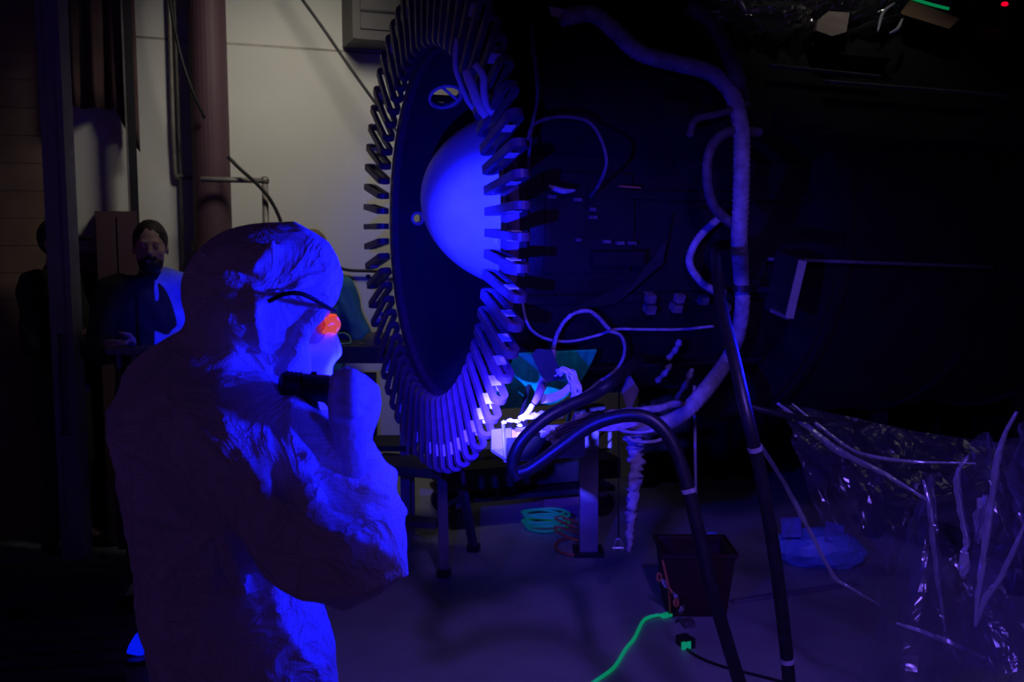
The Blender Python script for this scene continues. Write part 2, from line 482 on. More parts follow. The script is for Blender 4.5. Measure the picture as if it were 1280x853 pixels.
# ------------------------------------------------------------------ wall services
# pale panel standing in for the lit wall between post and pole
q = [W(92, 135, .10), W(166, 135, .10), W(166, 262, .10), W(92, 262, .10)]
c4 = sum(q, Vector()) / 4
t = thing('lit_wall_panel', 'pale panel standing in for lit wall behind the square post, above the dark cabinet', 'board', (c4.x, c4.y, 0.0))
mesh('board', box(c4 + Z * -0.12, ((q[1] - q[0]).length, 0.02, 0.80), (WD, WN, Z)), M['wall'], t)
for s in (-1, 1):
    mesh('leg', box(Vector((c4.x, c4.y, 0.55)) + WD * (s * (q[1] - q[0]).length * 0.42) - WN * 0.02, (0.03, 0.02, 1.1), (WD, WN, Z)), M['darksteel'], t)
# maroon tarp hanging above it
tA, tB = W(86, 0, .22), W(168, 0, .22)
def tarp():
    V, F = [], []
    nx, nz = 26, 20
    for j in range(nz + 1):
        for i in range(nx + 1):
            u = i / nx; v = j / nz
            low = 135 if u < .62 else 135 + (u - .62) / .38 * 58 - (max(0, u - .93) / .07) * 4
            p = tA.lerp(tB, u); zl = W(100, low, .22).z
            p.z = 4.4 + (zl - 4.4) * v
            p += WN * (0.035 * math.sin(u * 19 + v * 1.5) * (0.3 + v) + 0.02 * math.sin(u * 43))
            V.append(p)
    for j in range(nz):
        for i in range(nx):
            F.append((j * (nx + 1) + i, j * (nx + 1) + i + 1, (j + 1) * (nx + 1) + i + 1, (j + 1) * (nx + 1) + i))
    return V, F
o = mesh('hanging_tarp', tarp(), M['tarp'], smooth=True)
md = o.modifiers.new('thick', 'SOLIDIFY'); md.thickness = 0.006
tag(o, 'dark maroon tarp hanging high beside the square post', 'tarp')
# thin dark pole with a bright edge strip
p0 = W(170, 300, .30); t = thing('steel_pole', 'thin dark upright pole with a pale edge strip behind the bearded man', 'pole', (p0.x, p0.y, 0))
mesh('pole', box((p0.x, p0.y, 2.2), (0.042, 0.05, 4.4), (WD, WN, Z)), M['black'], t)
mesh('edge_strip', box(Vector((p0.x, p0.y, 2.2)) - WD * 0.027 + WN * 0.02, (0.010, 0.014, 4.4), (WD, WN, Z)), M['conduit'], t)
mesh('foot_plate', box((p0.x, p0.y, 0.008), (0.14, 0.14, 0.016), (WD, WN, Z)), M['black'], t)
# plum pipe built in place of the post's soft shadow on the wall
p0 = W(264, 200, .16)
t = thing('post_shadow_pipe', 'thick plum-coloured pipe standing in for a soft shadow on the cream wall', 'column', (p0.x, p0.y, 0))
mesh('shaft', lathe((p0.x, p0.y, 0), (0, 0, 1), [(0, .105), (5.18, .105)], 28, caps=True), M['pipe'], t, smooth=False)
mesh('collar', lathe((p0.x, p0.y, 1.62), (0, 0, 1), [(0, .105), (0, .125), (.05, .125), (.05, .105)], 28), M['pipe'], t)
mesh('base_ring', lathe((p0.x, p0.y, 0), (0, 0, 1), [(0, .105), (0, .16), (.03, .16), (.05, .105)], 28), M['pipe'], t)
# conduits
p = W(219, 0, .035); q = W(219, 222, .035); e = W(247, 222, .035); e.z = q.z
o = mesh('electrical_conduit', tube(smoothline([(q.x, q.y, 4.9), (q.x, q.y, 3), (q.x, q.y, q.z + .08), q + WD * .03 + Z * .01, e], 6), .013, 8), M['conduit'], smooth=True)
tag(o, 'thin wall conduit that bends right into the plum shadow pipe', 'conduit')
q = W(228, 290, .03)
o = mesh('electrical_conduit', tube([(q.x, q.y, 0.0), (q.x, q.y, 2.5), (q.x, q.y, 4.9)], .011, 8), M['conduit'], smooth=True)
tag(o, 'straight thin wall conduit just left of the plum shadow pipe', 'conduit')
o = mesh('hanging_cable', tube(smoothline([W(208, -60, .30), W(214, 10, .32), W(226, 70, .33), W(241, 115, .33), W(256, 148, .30)], 6), .009, 8), M['black'], smooth=True)
tag(o, 'dark cable hanging across the plum shadow pipe', 'cable')
o = mesh('slanting_cable', tube(smoothline([W(360, -25, .25), W(400, 30, .3), W(440, 88, .35), W(480, 143, .4), W(520, 195, .45)], 6), .009, 8), M['black'], smooth=True)
tag(o, 'black cable slanting down across the cream wall behind the ring', 'cable')
# guard rail
a, b = W(286, 225, .35), W(331, 226, .35); b.z = a.z
t = thing('guard_rail', 'pale grey pipe rail on the wall above the white hood', 'rail', (b.x, b.y, 0))
mesh('top_rail', tube([a - WD * .15, b], .016, 10), M['conduit'], t, smooth=True)
mesh('post', tube([b, (b.x, b.y, 0)], .019, 10), M['conduit'], t, smooth=True)
mesh('elbow', sphere(b, .026), M['conduit'], t, smooth=True)
mesh('mid_rail', tube([a - WD * .15 - Z * .5, b - Z * .5], .014, 10), M['conduit'], t, smooth=True)
o = mesh('draped_rope', tube(smoothline([W(285, 196, .38), W(302, 213, .40), W(320, 229, .395), W(338, 250, .40), W(352, 280, .40), W(362, 320, .40)], 6), .010, 8), M['black'], smooth=True)
tag(o, 'dark rope draped over the grey pipe rail', 'rope')
# conduit run at mid height
a, b = W(395, 326, .04), W(421, 334, .04)
o = mesh('cable_run', tube(smoothline([a, b, W(436, 338, .04), W(460, 339, .04), W(520, 341, .04), W(600, 343, .04)], 6), .010, 8), M['darksteel'], smooth=True)
tag(o, 'dark horizontal cable along the cream wall behind the teal coat', 'cable')
o = mesh('wall_socket', lathe(W(460, 346, 0.0), WN, [(0, .015), (.012, .015), (.014, .001)], 12), M['darksteel'])
tag(o, 'small round dark wall plug below the horizontal cable', 'socket')
# duct box
a, b = W(428, 60, .0), W(505, 72, .0)
top = 4.3; bot = a.z
cc = (a + b) / 2; L = (b - a).length * 1.35
t = thing('ventilation_duct', 'grey boxed ventilation duct high on the cream wall', 'duct', (cc.x, cc.y, bot))
cm = a + WD * (L / 2) + WN * .16
mesh('body', box((cm.x, cm.y, (bot + top) / 2), (L, .32, top - bot), (WD, WN, Z)), M['duct'], t)
mesh('front_panel', box(Vector((cm.x, cm.y, (bot + top) / 2)) + WN * .165, (L * .86, .016, (top - bot) * .92), (WD, WN, Z)), M['duct'], t)
mesh('seam', box(Vector((cm.x, cm.y, bot + .16)) + WN * .178, (L * .86, .010, .012), (WD, WN, Z)), M['darksteel'], t)
mesh('corner_strip', box(Vector((a.x, a.y, (bot + top) / 2)) + WN * .325, (.02, .02, top - bot), (WD, WN, Z)), M['duct'], t)

# ------------------------------------------------------------------ square post in front of the cap man
p0 = P(97, 702, 5.0); p0.z = 0
t = thing('square_post', 'tall square slotted steel post standing in front of the man in a cap', 'post', (p0.x, p0.y, 0))
w = .112
for sx in (-1, 1):
    mesh('flange', box((p0.x + sx * (w / 2 - .014), p0.y, 2.2), (.028, w, 4.4)), M['steel'], t)
mesh('web', box((p0.x, p0.y + .012, 2.2), (w - .058, w - .05, 4.4)), M['steel'], t)
for z0, z1 in ((.0, .70), (1.22, 4.4)):
    mesh('cover_strip', box((p0.x, p0.y - w / 2 + .012, (z0 + z1) / 2), (w - .058, .018, z1 - z0)), M['steel'], t)
mesh('base_plate', box((p0.x, p0.y, .012), (.24, .24, .024)), M['steel'], t)
for sx in (-1, 1):
    for sy in (-1, 1):
        mesh('bolt', lathe((p0.x + sx * .09, p0.y + sy * .09, .024), (0, 0, 1), [(0, .012), (.014, .012), (.015, .001)], 6), M['darksteel'], t)

# ================================================================== THE DRUM
YAW = math.radians(67.8)
O = Vector((-0.321, 4.0, 1.747))
AX = Vector((math.sin(YAW), math.cos(YAW), 0)); AU = Vector((AX.y, -AX.x, 0))      # axis (away, right) and the in-plane direction towards the camera
RI, RO, RS, RB, RT = 0.683, 0.988, 0.70, 0.86, 0.97
T0, T1, T2 = 0.055, 1.30, 6.2
def rim(g, r, t=0.0):
    return O + AX * t + (AU * math.cos(g) + Z * math.sin(g)) * r
def S(px, py, off=0.0, R=None, far=False):
    """viewing ray met at the drum's surface"""
    d = ray(px, py); o = Vector((0, 0, CAM_Z)) - O
    for RR in ((R,) if R else (RT, RB, RS)):
        r = RR + off
        dp = d - AX * d.dot(AX); op = o - AX * o.dot(AX)
        A, B, Cc = dp.dot(dp), 2 * dp.dot(op), op.dot(op) - r * r
        D = B * B - 4 * A * Cc
        if D < 0:
            if R is None and RR == RB: continue
            if R is None and RR == RT and py > 300: continue
            D = 0
        s = (-B + (1 if far else -1) * math.sqrt(D)) / (2 * A)
        p = o + d * s
        if R is None and RR == RT and (p.z < r * math.sin(math.radians(20)) or p.dot(AX) < .08): continue
        if R is None and RR == RB and p.dot(AX) < T1: continue
        return p + O
    return o + d * 4 + O
DRUM = thing('drum', 'huge dark cylindrical flight-hardware section lying on its side, ringed by slotted bars', 'cylinder', (O.x, O.y, O.z - RS))
# shell with its two sight holes
sh = mesh('shell', lathe(O, AX, [(T0, RS), (T1, RS), (T1, RS - .022), (T0, RS - .022), (T0, RS)], 160), M['drumin'], DRUM)
sh.data.materials.append(M['drum'])
for pl in sh.data.polygons:
    cpt = pl.center + worldloc(DRUM) - O
    rad = cpt - AX * cpt.dot(AX)
    pl.use_smooth = False
    if rad.normalized().dot(pl.normal) > .3: pl.material_index = 1
def cutter(px, py, r):
    p = S(px, py, -.011, RS, far=True); rel = p - O; n = (rel - AX * rel.dot(AX)).normalized()
    v, f = lathe(p - n * .1, n, [(0, r), (.2, r)], 32, caps=True)
    me = bpy.data.meshes.new('cut'); me.from_pydata([tuple(q - worldloc(DRUM)) for q in v], [], f); me.update()
    bm = bmesh.new(); bm.from_mesh(me); bmesh.ops.recalc_face_normals(bm, faces=bm.faces); bm.to_mesh(me); bm.free()
    c = bpy.data.objects.new('cut', me); C.objects.link(c); c.parent = DRUM
    return c, p, n
bm = bmesh.new(); bm.from_mesh(sh.data); bmesh.ops.remove_doubles(bm, verts=bm.verts, dist=1e-6); bmesh.ops.recalc_face_normals(bm, faces=bm.faces); bm.to_mesh(sh.data); bm.free()
holes = []
for px, py, r in ((556, 118, .062), (521, 273, .018)):
    c, p, n = cutter(px, py, r); holes.append((p, n, r))
    md = sh.modifiers.new('hole', 'BOOLEAN'); md.object = c; md.operation = 'DIFFERENCE'; md.solver = 'EXACT'
    bpy.context.view_layer.update()
    me2 = bpy.data.meshes.new_from_object(sh.evaluated_get(bpy.context.evaluated_depsgraph_get()))
    sh.modifiers.clear(); sh.data = me2
    bpy.data.objects.remove(c, do_unlink=True)
for p, n, r in holes:
    mesh('port_rim', lathe(p - n * .022, n, [(0, r + .004), (0, r + .014), (.010, r + .014), (.030, r), (.010, r), (0, r + .004)], 36), M['dome'], DRUM, smooth=True)
mesh('port_web', beam(rim(0, 0) * 0 + holes[0][0] + Z * .05 - AX * .04, holes[0][0] - Z * .02 + AX * .055, .008, .010), M['dome'], DRUM)
# inner floor of the skirt, dome, main body
mesh('bulkhead', lathe(O, AX, [(T1 - .05, .30), (T1 - .05, RS - .022), (T1 - .02, RS - .022), (T1 - .02, .30)], 96), M['drumin'], DRUM)
DC = P(690, 250, 4.2)
rel = DC - O; DC = DC   # dome centre, slightly above the drum axis
prof = []
for i in range(33):
    a = math.pi / 2 * i / 32
    prof.append((-.56 * math.cos(a), max(.002, .392 * math.sin(a))))
prof += [(.70, .392)]
mesh('dome', lathe(DC, AX, prof, 96), M['dome'], DRUM, smooth=True)
for tt in (-.20, .06):
    rr = .392 * math.sqrt(max(0, 1 - (tt / .56) ** 2)) if tt < 0 else .392
    mesh('weld_band', lathe(DC, AX, [(tt - .012, rr + (-.006 if tt < 0 else 0)), (tt - .006, rr + .003), (tt + .006, rr + .005), (tt + .012, rr + (.004 if tt < 0 else 0))], 72), M['dome'], DRUM, smooth=True)
mesh('dome_tag', box(S(620, 299, 0, .45), (.02, .004, .03), (AX, AU, Z)), M['tape'], DRUM)
mesh('body', lathe(O, AX, [(T1, RS - .03), (T1, RB), (T2, RB), (T2, .02)], 128), M['drum'], DRUM)
for tt in (1.32, 2.1, 3.1, 4.1):
    mesh('stiffener_ring', lathe(O, AX, [(tt, RB), (tt, RB + .018), (tt + .03, RB + .018), (tt + .03, RB)], 96), M['drum'], DRUM)
mesh('front_hoop', lathe(O, AX, [(T0 - .028, RI), (T0 - .028, RI + .05), (T0 + .02, RI + .05), (T0 + .02, RI), (T0 - .028, RI)], 160), M['bar'], DRUM)
mesh('rear_hoop', lathe(O, AX, [(T0 + .02, RS), (T0 + .02, RS + .03), (T0 + .05, RS + .03), (T0 + .05, RS)], 160), M['drum'], DRUM)
# longitudinal straps on the shell's outside
for g in range(0, 360, 30):
    a = math.radians(g + 8)
    mesh('stringer', beam(rim(a, RS + .008, T0 + .06), rim(a, RS + .008, T1 - .02), .03, .014, up=(AU * math.cos(a) + Z * math.sin(a))), M['drum'], DRUM)
# teal primer panel on the lower near side
def band(t0, t1, r0, r1, g0, g1, n=20):
    V, F = [], []
    for i in range(n + 1):
        g = math.radians(g0 + (g1 - g0) * i / n)
        V += [rim(g, r0, t0), rim(g, r1, t0), rim(g, r1, t1), rim(g, r0, t1)]
    for i in range(n):
        for k in range(4):
            F.append((4 * i + k, 4 * i + (k + 1) % 4, 4 * i + 4 + (k + 1) % 4, 4 * i + 4 + k))
    F += [(0, 1, 2, 3), (4 * n + 3, 4 * n + 2, 4 * n + 1, 4 * n)]
    return V, F
mesh('primer_panel', band(T0 + .06, .44, RS + .044, RS + .052, -104, -38, 30), M['teal'], DRUM)
for g_ in (-100, -80, -60, -41):
    mesh('panel_rib', band(T0 + .07, .43, RS, RS + .044, g_ - .6, g_ + .6, 2), M['drum'], DRUM)
mesh('access_panel', band(.18, .52, RS + .002, RS + .012, -14, 14), M['drum'], DRUM)
mesh('access_panel', band(.66, 1.1, RS + .002, RS + .012, -20, 6), M['drum'], DRUM)
mesh('top_blanket', band(.10, T2, RT - .03, RT, 20, 112, 30), M['drum'], DRUM)
for g0_ in (20, 112):
    mesh('blanket_hem', band(.10, T2, RS + .01, RT, g0_ - 1, g0_ + 1, 2), M['drum'], DRUM)
# slotted bars: a flat loop in the plane of axis and radius
def loop_bar(L=RO - RI, wd=.058, sl=.024, th=.026, n=8):
    def stadium(h, x0, x1):
        pts = []
        for i in range(n + 1):
            a = -math.pi / 2 + math.pi * i / n
            pts.append((x1 + h * math.cos(a), h * math.sin(a)))
        for i in range(n + 1):
            a = math.pi / 2 + math.pi * i / n
            pts.append((x0 + h * math.cos(a), h * math.sin(a)))
        return pts
    o_ = stadium(wd / 2, wd / 2, L - wd / 2); i_ = stadium(sl / 2, wd / 2, L - wd / 2)
    m = len(o_); V = []
    for y in (-th / 2, th / 2):
        V += [(x, y, z) for x, z in o_] + [(x, y, z) for x, z in i_]
    F = []
    for k in range(m):
        k2 = (k + 1) % m
        F += [(k, k2, m + k2, m + k), (2 * m + k, 3 * m + k, 3 * m + k2, 2 * m + k2),
              (k, 2 * m + k, 2 * m + k2, k2), (m + k, m + k2, 3 * m + k2, 3 * m + k)]
    return V, F
NB = 63
bv, bf = loop_bar()
bme = bpy.data.meshes.new('slotted_bar'); bme.from_pydata(bv, [], bf); bme.update(); bme.materials.append(M['bar'])
tv, tf = box((.215, .0135 + .0015, 0), (.045, .003, .034))
tv2, tf2 = box((.215, -.0135 - .0015, 0), (.045, .003, .034))
tme = bpy.data.meshes.new('tape_tab'); tme.from_pydata(*[[tuple(q) for q in tv] + [tuple(q) for q in tv2], [], tf + [tuple(i + 8 for i in q) for q in tf2]]); tme.update(); tme.materials.append(M['tape'])
dl = worldloc(DRUM)
for k in range(NB):
    g = 2 * math.pi * (k + .5) / NB
    rad = AU * math.cos(g) + Z * math.sin(g); tan = -AU * math.sin(g) + Z * math.cos(g)
    o = bpy.data.objects.new('slotted_bar', bme); C.objects.link(o); o.parent = DRUM
    loc = O + AX * -.012 + rad * RI - dl
    jit = (random.random() - .5) * .02
    o.matrix_local = Matrix.Translation(loc) @ Matrix(((rad.x, tan.x, AX.x, 0), (rad.y, tan.y, AX.y, 0), (rad.z, tan.z, AX.z, 0), (0, 0, 0, 1))) @ Matrix.Rotation(jit, 4, 'X')
    if -math.pi * .5 < math.atan2(math.sin(g), math.cos(g)) < math.pi * .12 or k % 3 == 0:
        tb = bpy.data.objects.new('tape_tab', tme); C.objects.link(tb); tb.parent = o
# loops of strap hanging inside the upper skirt
STRAPS = [([(571, 48), (569, 80), (574, 100), (586, 128), (603, 146), (612, 150)], .012, 'blue-lit strap curving down inside the top of the ring, leftmost of three'),
          ([(582, 88), (590, 108), (597, 128), (608, 146)], .019, 'broad padded blue-lit strap inside the top of the ring'),
          ([(594, 80), (604, 95), (605, 115), (609, 135), (617, 141)], .016, 'knotted blue-lit strap nearest the bars inside the top of the ring')]
for pts, r, lab in STRAPS:
    L3 = [S(x, y, -.30, RS, far=False) if False else P(x, y, 3.50 if x < 572 and y < 90 or r < .013 else 3.28) for x, y in pts]
    o = mesh('cargo_strap', tube(smoothline(L3, 6), r * .8, 8, jit=.1), M['dome'], smooth=True)
    tag(o, lab, 'strap', 'straps inside the ring')
# brackets and fittings on the shell's near side, all parts of the drum
def fitting(name, px, py, sz, m, off=.02):
    p = S(px, py, off); rel = p - O; n = (rel - AX * rel.dot(AX)).normalized()
    return mesh(name, box(p, sz, (AX, n.cross(AX), n)), m, DRUM)
for px, py in ((848, 372), (812, 372), (878, 374), (845, 384), (812, 386), (905, 384)):
    fitting('clamp_block', px, py, (.035, .03, .04), M['wrapdark'])
for px, py, w_ in ((690, 246, .03), (722, 250, .03), (741, 262, .022), (741, 272, .03), (758, 302, .03), (775, 304, .03), (790, 304, .03), (723, 300, .02)):
    fitting('connector', px, py, (w_, .012, .012), M['wrapdark'])
for px, py, sx in ((930, 355, .10), (770, 322, .20), (880, 270, .08), (840, 140, .1), (1000, 150, .2), (1060, 70, .35), (1100, 200, .1)):
    fitting('bracket', px, py, (sx, .05, .05), M['drum'])
mesh('gusset', prism([S(700, 392, .03), S(790, 352, .03), S(833, 300, .03), S(838, 268, .03), S(828, 330, .03), S(772, 378, .03)], (0, -.012, 0)), M['darksteel'], DRUM)
# pipes running along the body
for py0, py1, x0, x1 in ((158, 182, 1000, 1270), (324, 334, 960, 1240), (82, 96, 960, 1100), (102, 120, 1030, 1260)):
    pts = [S(x0 + (x1 - x0) * i / 6, py0 + (py1 - py0) * i / 6, .03) for i in range(7)]
    mesh('service_pipe', tube(pts, .007, 8), M['wrapdark'], DRUM, smooth=True)
# tilted instrument panel bracket
bp = thing('tilted_bracket', 'thin tilted metal bracket plate standing off the drum beside the large hose', 'bracket', S(985, 352, .05))
c = [P(974, 318, 3.72), P(1005, 325, 3.62), P(986, 398, 3.62), P(966, 390, 3.72)]
mesh('plate', prism([P(970, 314, 3.74), P(1004, 326, 3.62), P(987, 397, 3.62), P(955, 386, 3.74)], AX * .006), M['darksteel'], bp)
mesh('edge', beam(P(1003, 326, 3.612), P(986, 398, 3.612), .012, .03), M['alu'], bp)
mesh('lower_lip', beam(P(964, 388, 3.70), P(986, 398, 3.612), .012, .012), M['alu'], bp)
mesh('stem', tube([P(940, 362, 3.78), P(968, 362, 3.72)], .012, 8), M['darksteel'], bp)

# ------------------------------------------------------------------ hoses and cables on the drum
def cable(name, pts, r, m, label, ribs=0.0, jit=0.0, seg=10, step=None, cat='cable', group=None, n=8):
    L3 = smoothline(pts, n)
    if step: L3 = resample(L3, step)
    o = mesh(name, tube(L3, r, seg, ribs, jit), m, smooth=True)
    return tag(o, label, cat, group)
S_ = lambda pts, off: [S(x, y, off) for x, y in pts]
cable('wrapped_hose', S_([(704, 22), (740, 18), (770, 40), (800, 66), (850, 80), (890, 92)], .05) + [S(x, y, 0, R=r_) for x, y, r_ in ((915, 118, 1.02), (926, 160, 1.02), (927, 205, 1.01), (926, 250, .97), (924, 300, .92))] + S_([(926, 340), (928, 380), (922, 420), (908, 452)], .05) + [P(880, 490, 3.50), P(850, 520, 3.42), P(815, 533, 3.35), P(770, 524, 3.28), P(720, 528, 3.22)],
      lambda t: .030, M['wrap'], 'thick pale corrugated hose running down the drum and curving under it', ribs=.12, seg=14, step=.010, cat='hose')
cable('wrapped_hose', S_([(862, 8), (890, 30), (908, 62), (922, 100), (934, 150)], .085), .028, M['wrapdark'], 'dark wrapped hose joining the thick hose near the top of the drum', ribs=.1, seg=12, step=.010, cat='hose')
cable('wrapped_hose', [S(x, y, 0, R=1.01) for x, y in ((950, 166), (915, 164), (893, 178), (884, 205))] + [S(886, 240, 0, R=.97), S(895, 262, 0, R=.93), S(915, 280, 0, R=.91)], .018, M['wrapdark'], 'dusty looped hose beside the thick hose', ribs=.1, step=.008, cat='hose')
cable('wrapped_hose', S_([(905, 268), (880, 290), (866, 310), (862, 330), (874, 350), (890, 362), (905, 366)], .07), .015, M['wrap'], 'small pale corrugated hose loop left of the thick hose', ribs=.12, step=.008, cat='hose')
cable('wrapped_hose', [S(x, y, 0, R=1.02) for x, y in ((935, 130), (900, 142), (870, 150), (862, 170))], .012, M['wrapdark'], 'short dusty hose branching off the thick hose', step=.01, cat='hose')
mesh('hose_clamp', lathe(S(927, 361, .05), Z, [(-.012, .031), (-.012, .036), (.012, .036), (.012, .031)], 20), M['darksteel'], DRUM)
cable('signal_cable', S_([(652, 372), (657, 398), (666, 414), (684, 424), (712, 427), (745, 420), (770, 412), (800, 412), (850, 412), (892, 408)], .02), .0055, M['wrap'], 'thin pale cable sagging from the ring and running along the drum', seg=8)
cable('signal_cable', S_([(762, 414), (776, 420), (781, 436), (776, 454), (764, 468), (748, 478)], .045) + [P(733, 491, 3.2), P(715, 500, 3.18)], .0065, M['wrap'], 'blue-grey cable loop hanging in front of the drum', seg=8)
cable('signal_cable', S_([(762, 412), (754, 404), (746, 395), (735, 389), (718, 392), (704, 404), (696, 420), (692, 436)], .05), .0075, M['wrap'], 'taped pale cable arching to the hanging connector', seg=8, jit=.25)
cable('connector_plug', S_([(692, 436), (689, 450), (684, 464), (680, 478)], .05), lambda t: .008 + .006 * math.sin(t * 9) ** 2, M['wirepurple'], 'violet multi-ring connector hanging below the arched cable', seg=12, cat='connector', n=6)
cable('connector_plug', [S(680, 476, .05), P(675, 490, 3.24), P(668, 504, 3.22)], lambda t: .017 - .006 * t, M['wirepurple'], 'lower violet knotted connector above the bright white wires', seg=12, jit=.15, cat='connector', n=6)
cable('connector_plug', [P(666, 506, 3.2), P(658, 518, 3.19), P(649, 524, 3.18)], .009, M['wirewhite'], 'glaring white connector tip under the violet connector', seg=12, jit=.12, cat='connector', n=6)
# dark sheet metal plate behind the connector
pl = prism([P(664, 443, 3.30), P(676, 470, 3.30), P(684, 478, 3.30), P(706, 474, 3.30), P(700, 462, 3.30), P(690, 438, 3.30), P(672, 436, 3.30)], (0, .012, 0))
mesh('tag_plate', pl, M['black'], DRUM)
# tuft of white wires
t = thing('wire_bundle', 'tuft of glowing white wires bent over beside the connector', 'wires', P(716, 498, 3.3))
rnd = random.Random(3)
for i in range(16):
    j = lambda s: rnd.uniform(-s, s)
    e = (720 + j(7), 499 + j(3))
    pts = [P(698 + j(5), 466 + j(5), 3.26 + j(.02)), P(708 + j(5), 463 + j(4), 3.25 + j(.02)), P(716 + j(5), 472 + j(6), 3.24 + j(.02)), P(720 + j(6), 486 + j(4), 3.24 + j(.02)), P(e[0], e[1], 3.25)]
    mesh('wire', tube(smoothline(pts, 4), .0032, 6), M['wirewhite'], t, smooth=True)
for i in range(5):
    y = 490 + i * 2.2
    mesh('wire', tube(smoothline([P(676, y + 5, 3.27), P(690, y + 3, 3.26), P(704, y - 3, 3.25), P(713, y - 12, 3.25)], 4), .0035, 6), M['wirewhite'], t, smooth=True)
# bright connectors lying on the tray and the tray itself
tr = thing('instrument_tray', 'shallow metal tray full of fittings hung under the ring', 'tray', P(668, 575, 3.25))
trx = Vector((1, .35, 0)).normalized(); tax = (trx, Vector((-trx.y, trx.x, 0)), Z)
mesh('bottom', box(P(672, 566, 3.25), (.27, .16, .010), tax), M['alu'], tr)
mesh('front_wall', box(P(672, 553, 3.25) - tax[1] * .08, (.27, .008, .075), tax), M['darksteel'], tr)
mesh('back_wall', box(P(672, 553, 3.25) + tax[1] * .08, (.27, .008, .075), tax), M['steel'], tr)
mesh('strut', tube([P(629, 530, 3.16), P(632, 578, 3.16)], .006, 8), M['alu'], tr)
for px in (647, 660, 690):
    mesh('fitting_block', box(P(px, 548, 3.23), (.025, .05, .05), tax), M['wirepurple'], tr)
mesh('hanger', tube([P(700, 566, 3.27), S(716, 500, .0)], .008, 8), M['darksteel'], tr)
mesh('hanger', tube([P(640, 566, 3.3), S(664, 470, .0)], .008, 8), M['darksteel'], tr)
t = thing('tape_wad', 'glaring white wad of tape and connectors on the tray edge', 'tape', P(672, 520, 3.17))
for px, py, s_ in ((630, 528, .008), (638, 526, .010), (646, 527, .009), (654, 523, .012), (662, 521, .014), (671, 520, .016), (679, 518, .015), (687, 517, .011), (650, 532, .007), (676, 524, .012)):
    v, f = sphere(P(px, py, 3.17 + rnd.uniform(-.01, .01)), (s_ * 1.3, s_, s_ * .62), 9, 6)
    v = [p + Vector((rnd.uniform(-1, 1), rnd.uniform(-1, 1), rnd.uniform(-1, 1))) * s_ * .25 for p in v]
    mesh('wad', (v, f), M['wirewhite'], t)
t = thing('connector_cluster', 'cluster of bright blocky connectors below the black hose', 'connector', P(690, 555, 3.15))
for px, py in ((683, 536), (690, 541), (688, 548), (694, 551), (681, 544)):
    mesh('connector_block', box(P(px, py, 3.14), (.022, .02, .014), yawax(20)), M['wirewhite'], t)
for i in range(10):
    y0 = 536 + i * 2.2
    mesh('wire', tube(smoothline([P(692 + rnd.uniform(-4, 4), y0, 3.14), P(712, 528 + i * 2, 3.15), P(738, 524 + i * 1.6, 3.17), P(770, 527 + i * 1.2, 3.2), P(800, 530, 3.24)], 4), .003, 6), M['wirepurple'] if i % 2 else M['wrap'], t, smooth=True)
cable('wire_harness', [P(708, 536, 3.2), P(740, 520, 3.22), P(775, 516, 3.26), P(815, 512, 3.32), P(850, 504, 3.4)], .013, M['wrap'], 'blue-lit wire harness between the two black hoses', jit=.2)
cable('hanging_plastic_strip', [P(792, 545, 3.25), P(795, 580, 3.26), P(791, 620, 3.27), P(788, 655, 3.28), P(786, 690, 3.28)], lambda t: .030 - .021 * t, M['wrap'], 'crumpled clear plastic strip hanging below the hoses', seg=8, jit=.5, cat='plastic', n=10)
for lab, y, w_ in (('upper', 534, 24), ('lower', 546, 22)):
    a_ = [P(768 + (10 if lab == 'lower' else 0), y, 3.2)]
    pts = [P(772 + (13 if lab == 'lower' else 0) + w_ * (1 - math.cos(k / 8 * math.pi)) , y + 7 * math.sin(k / 8 * math.pi), 3.2 + .0 * k) for k in range(9)]
    cable('ring_loop', pts, .006, M['wrap'], lab + ' curved bright tube under the hose bundle', cat='tube', n=3)
mesh('diamond_bracket', prism([P(786, 466, 3.3), P(799, 488, 3.3), P(786, 519, 3.3), P(777, 490, 3.3)], (0, .01, 0)), M['wrapdark'], DRUM)
for i, (x0, y0, x1, y1, lab) in enumerate(((850, 425, 836, 448, 'upper'), (838, 455, 822, 476, 'middle'), (865, 462, 846, 498, 'lower'))):
    cable('connector_plug', [S(x0, y0, .04), S((x0 + x1) / 2 + 2, (y0 + y1) / 2, .05), S(x1, y1, .04)], lambda t: .008 + .005 * math.sin(t * 8) ** 2, M['wrap'], lab + ' of three small connectors under the drum right of the loop', cat='connector', jit=.15, group='connectors under the drum')
cable('curled_cable', [S(x, y, 0, R=r_) for x, y, r_ in ((660, 175, 1.0), (668, 155, 1.0), (700, 146, 1.0), (735, 152, 1.0), (752, 176, 1.0), (758, 205, .99), (748, 232, .9), (738, 246, .75))], .006, M['wrapdark'], 'dark curled cable on the upper side of the drum', seg=8)
cable('curled_cable', S_([(686, 232), (694, 236), (706, 239), (719, 238)], .06), lambda t: .011 * math.sin(.3 + 2.5 * t), M['wrap'], 'short blue-lit cable bend beside the ring', seg=8)
cable('curled_cable', [S(x, y, 0, R=r_) for x, y, r_ in ((664, 30, .99), (668, 70, .99), (672, 120, .99), (664, 165, .99), (660, 215, .8))], .006, M['wrapdark'], 'thin cable running down just behind the ring', seg=8)
o = mesh('blue_tag', prism([S(686, 9, .06), S(705, 12, .06), S(698, 22, .06), S(689, 20, .06)], (0, -.01, 0)), M['dome']); tag(o, 'small bright blue-lit tag at the top of the drum', 'tag')
o = mesh('orange_strip', beam(S(774, 233, .02), S(800, 235, .02), .012, .006), M['orangecord']); tag(o, 'short orange strip stuck on the drum side', 'tape')

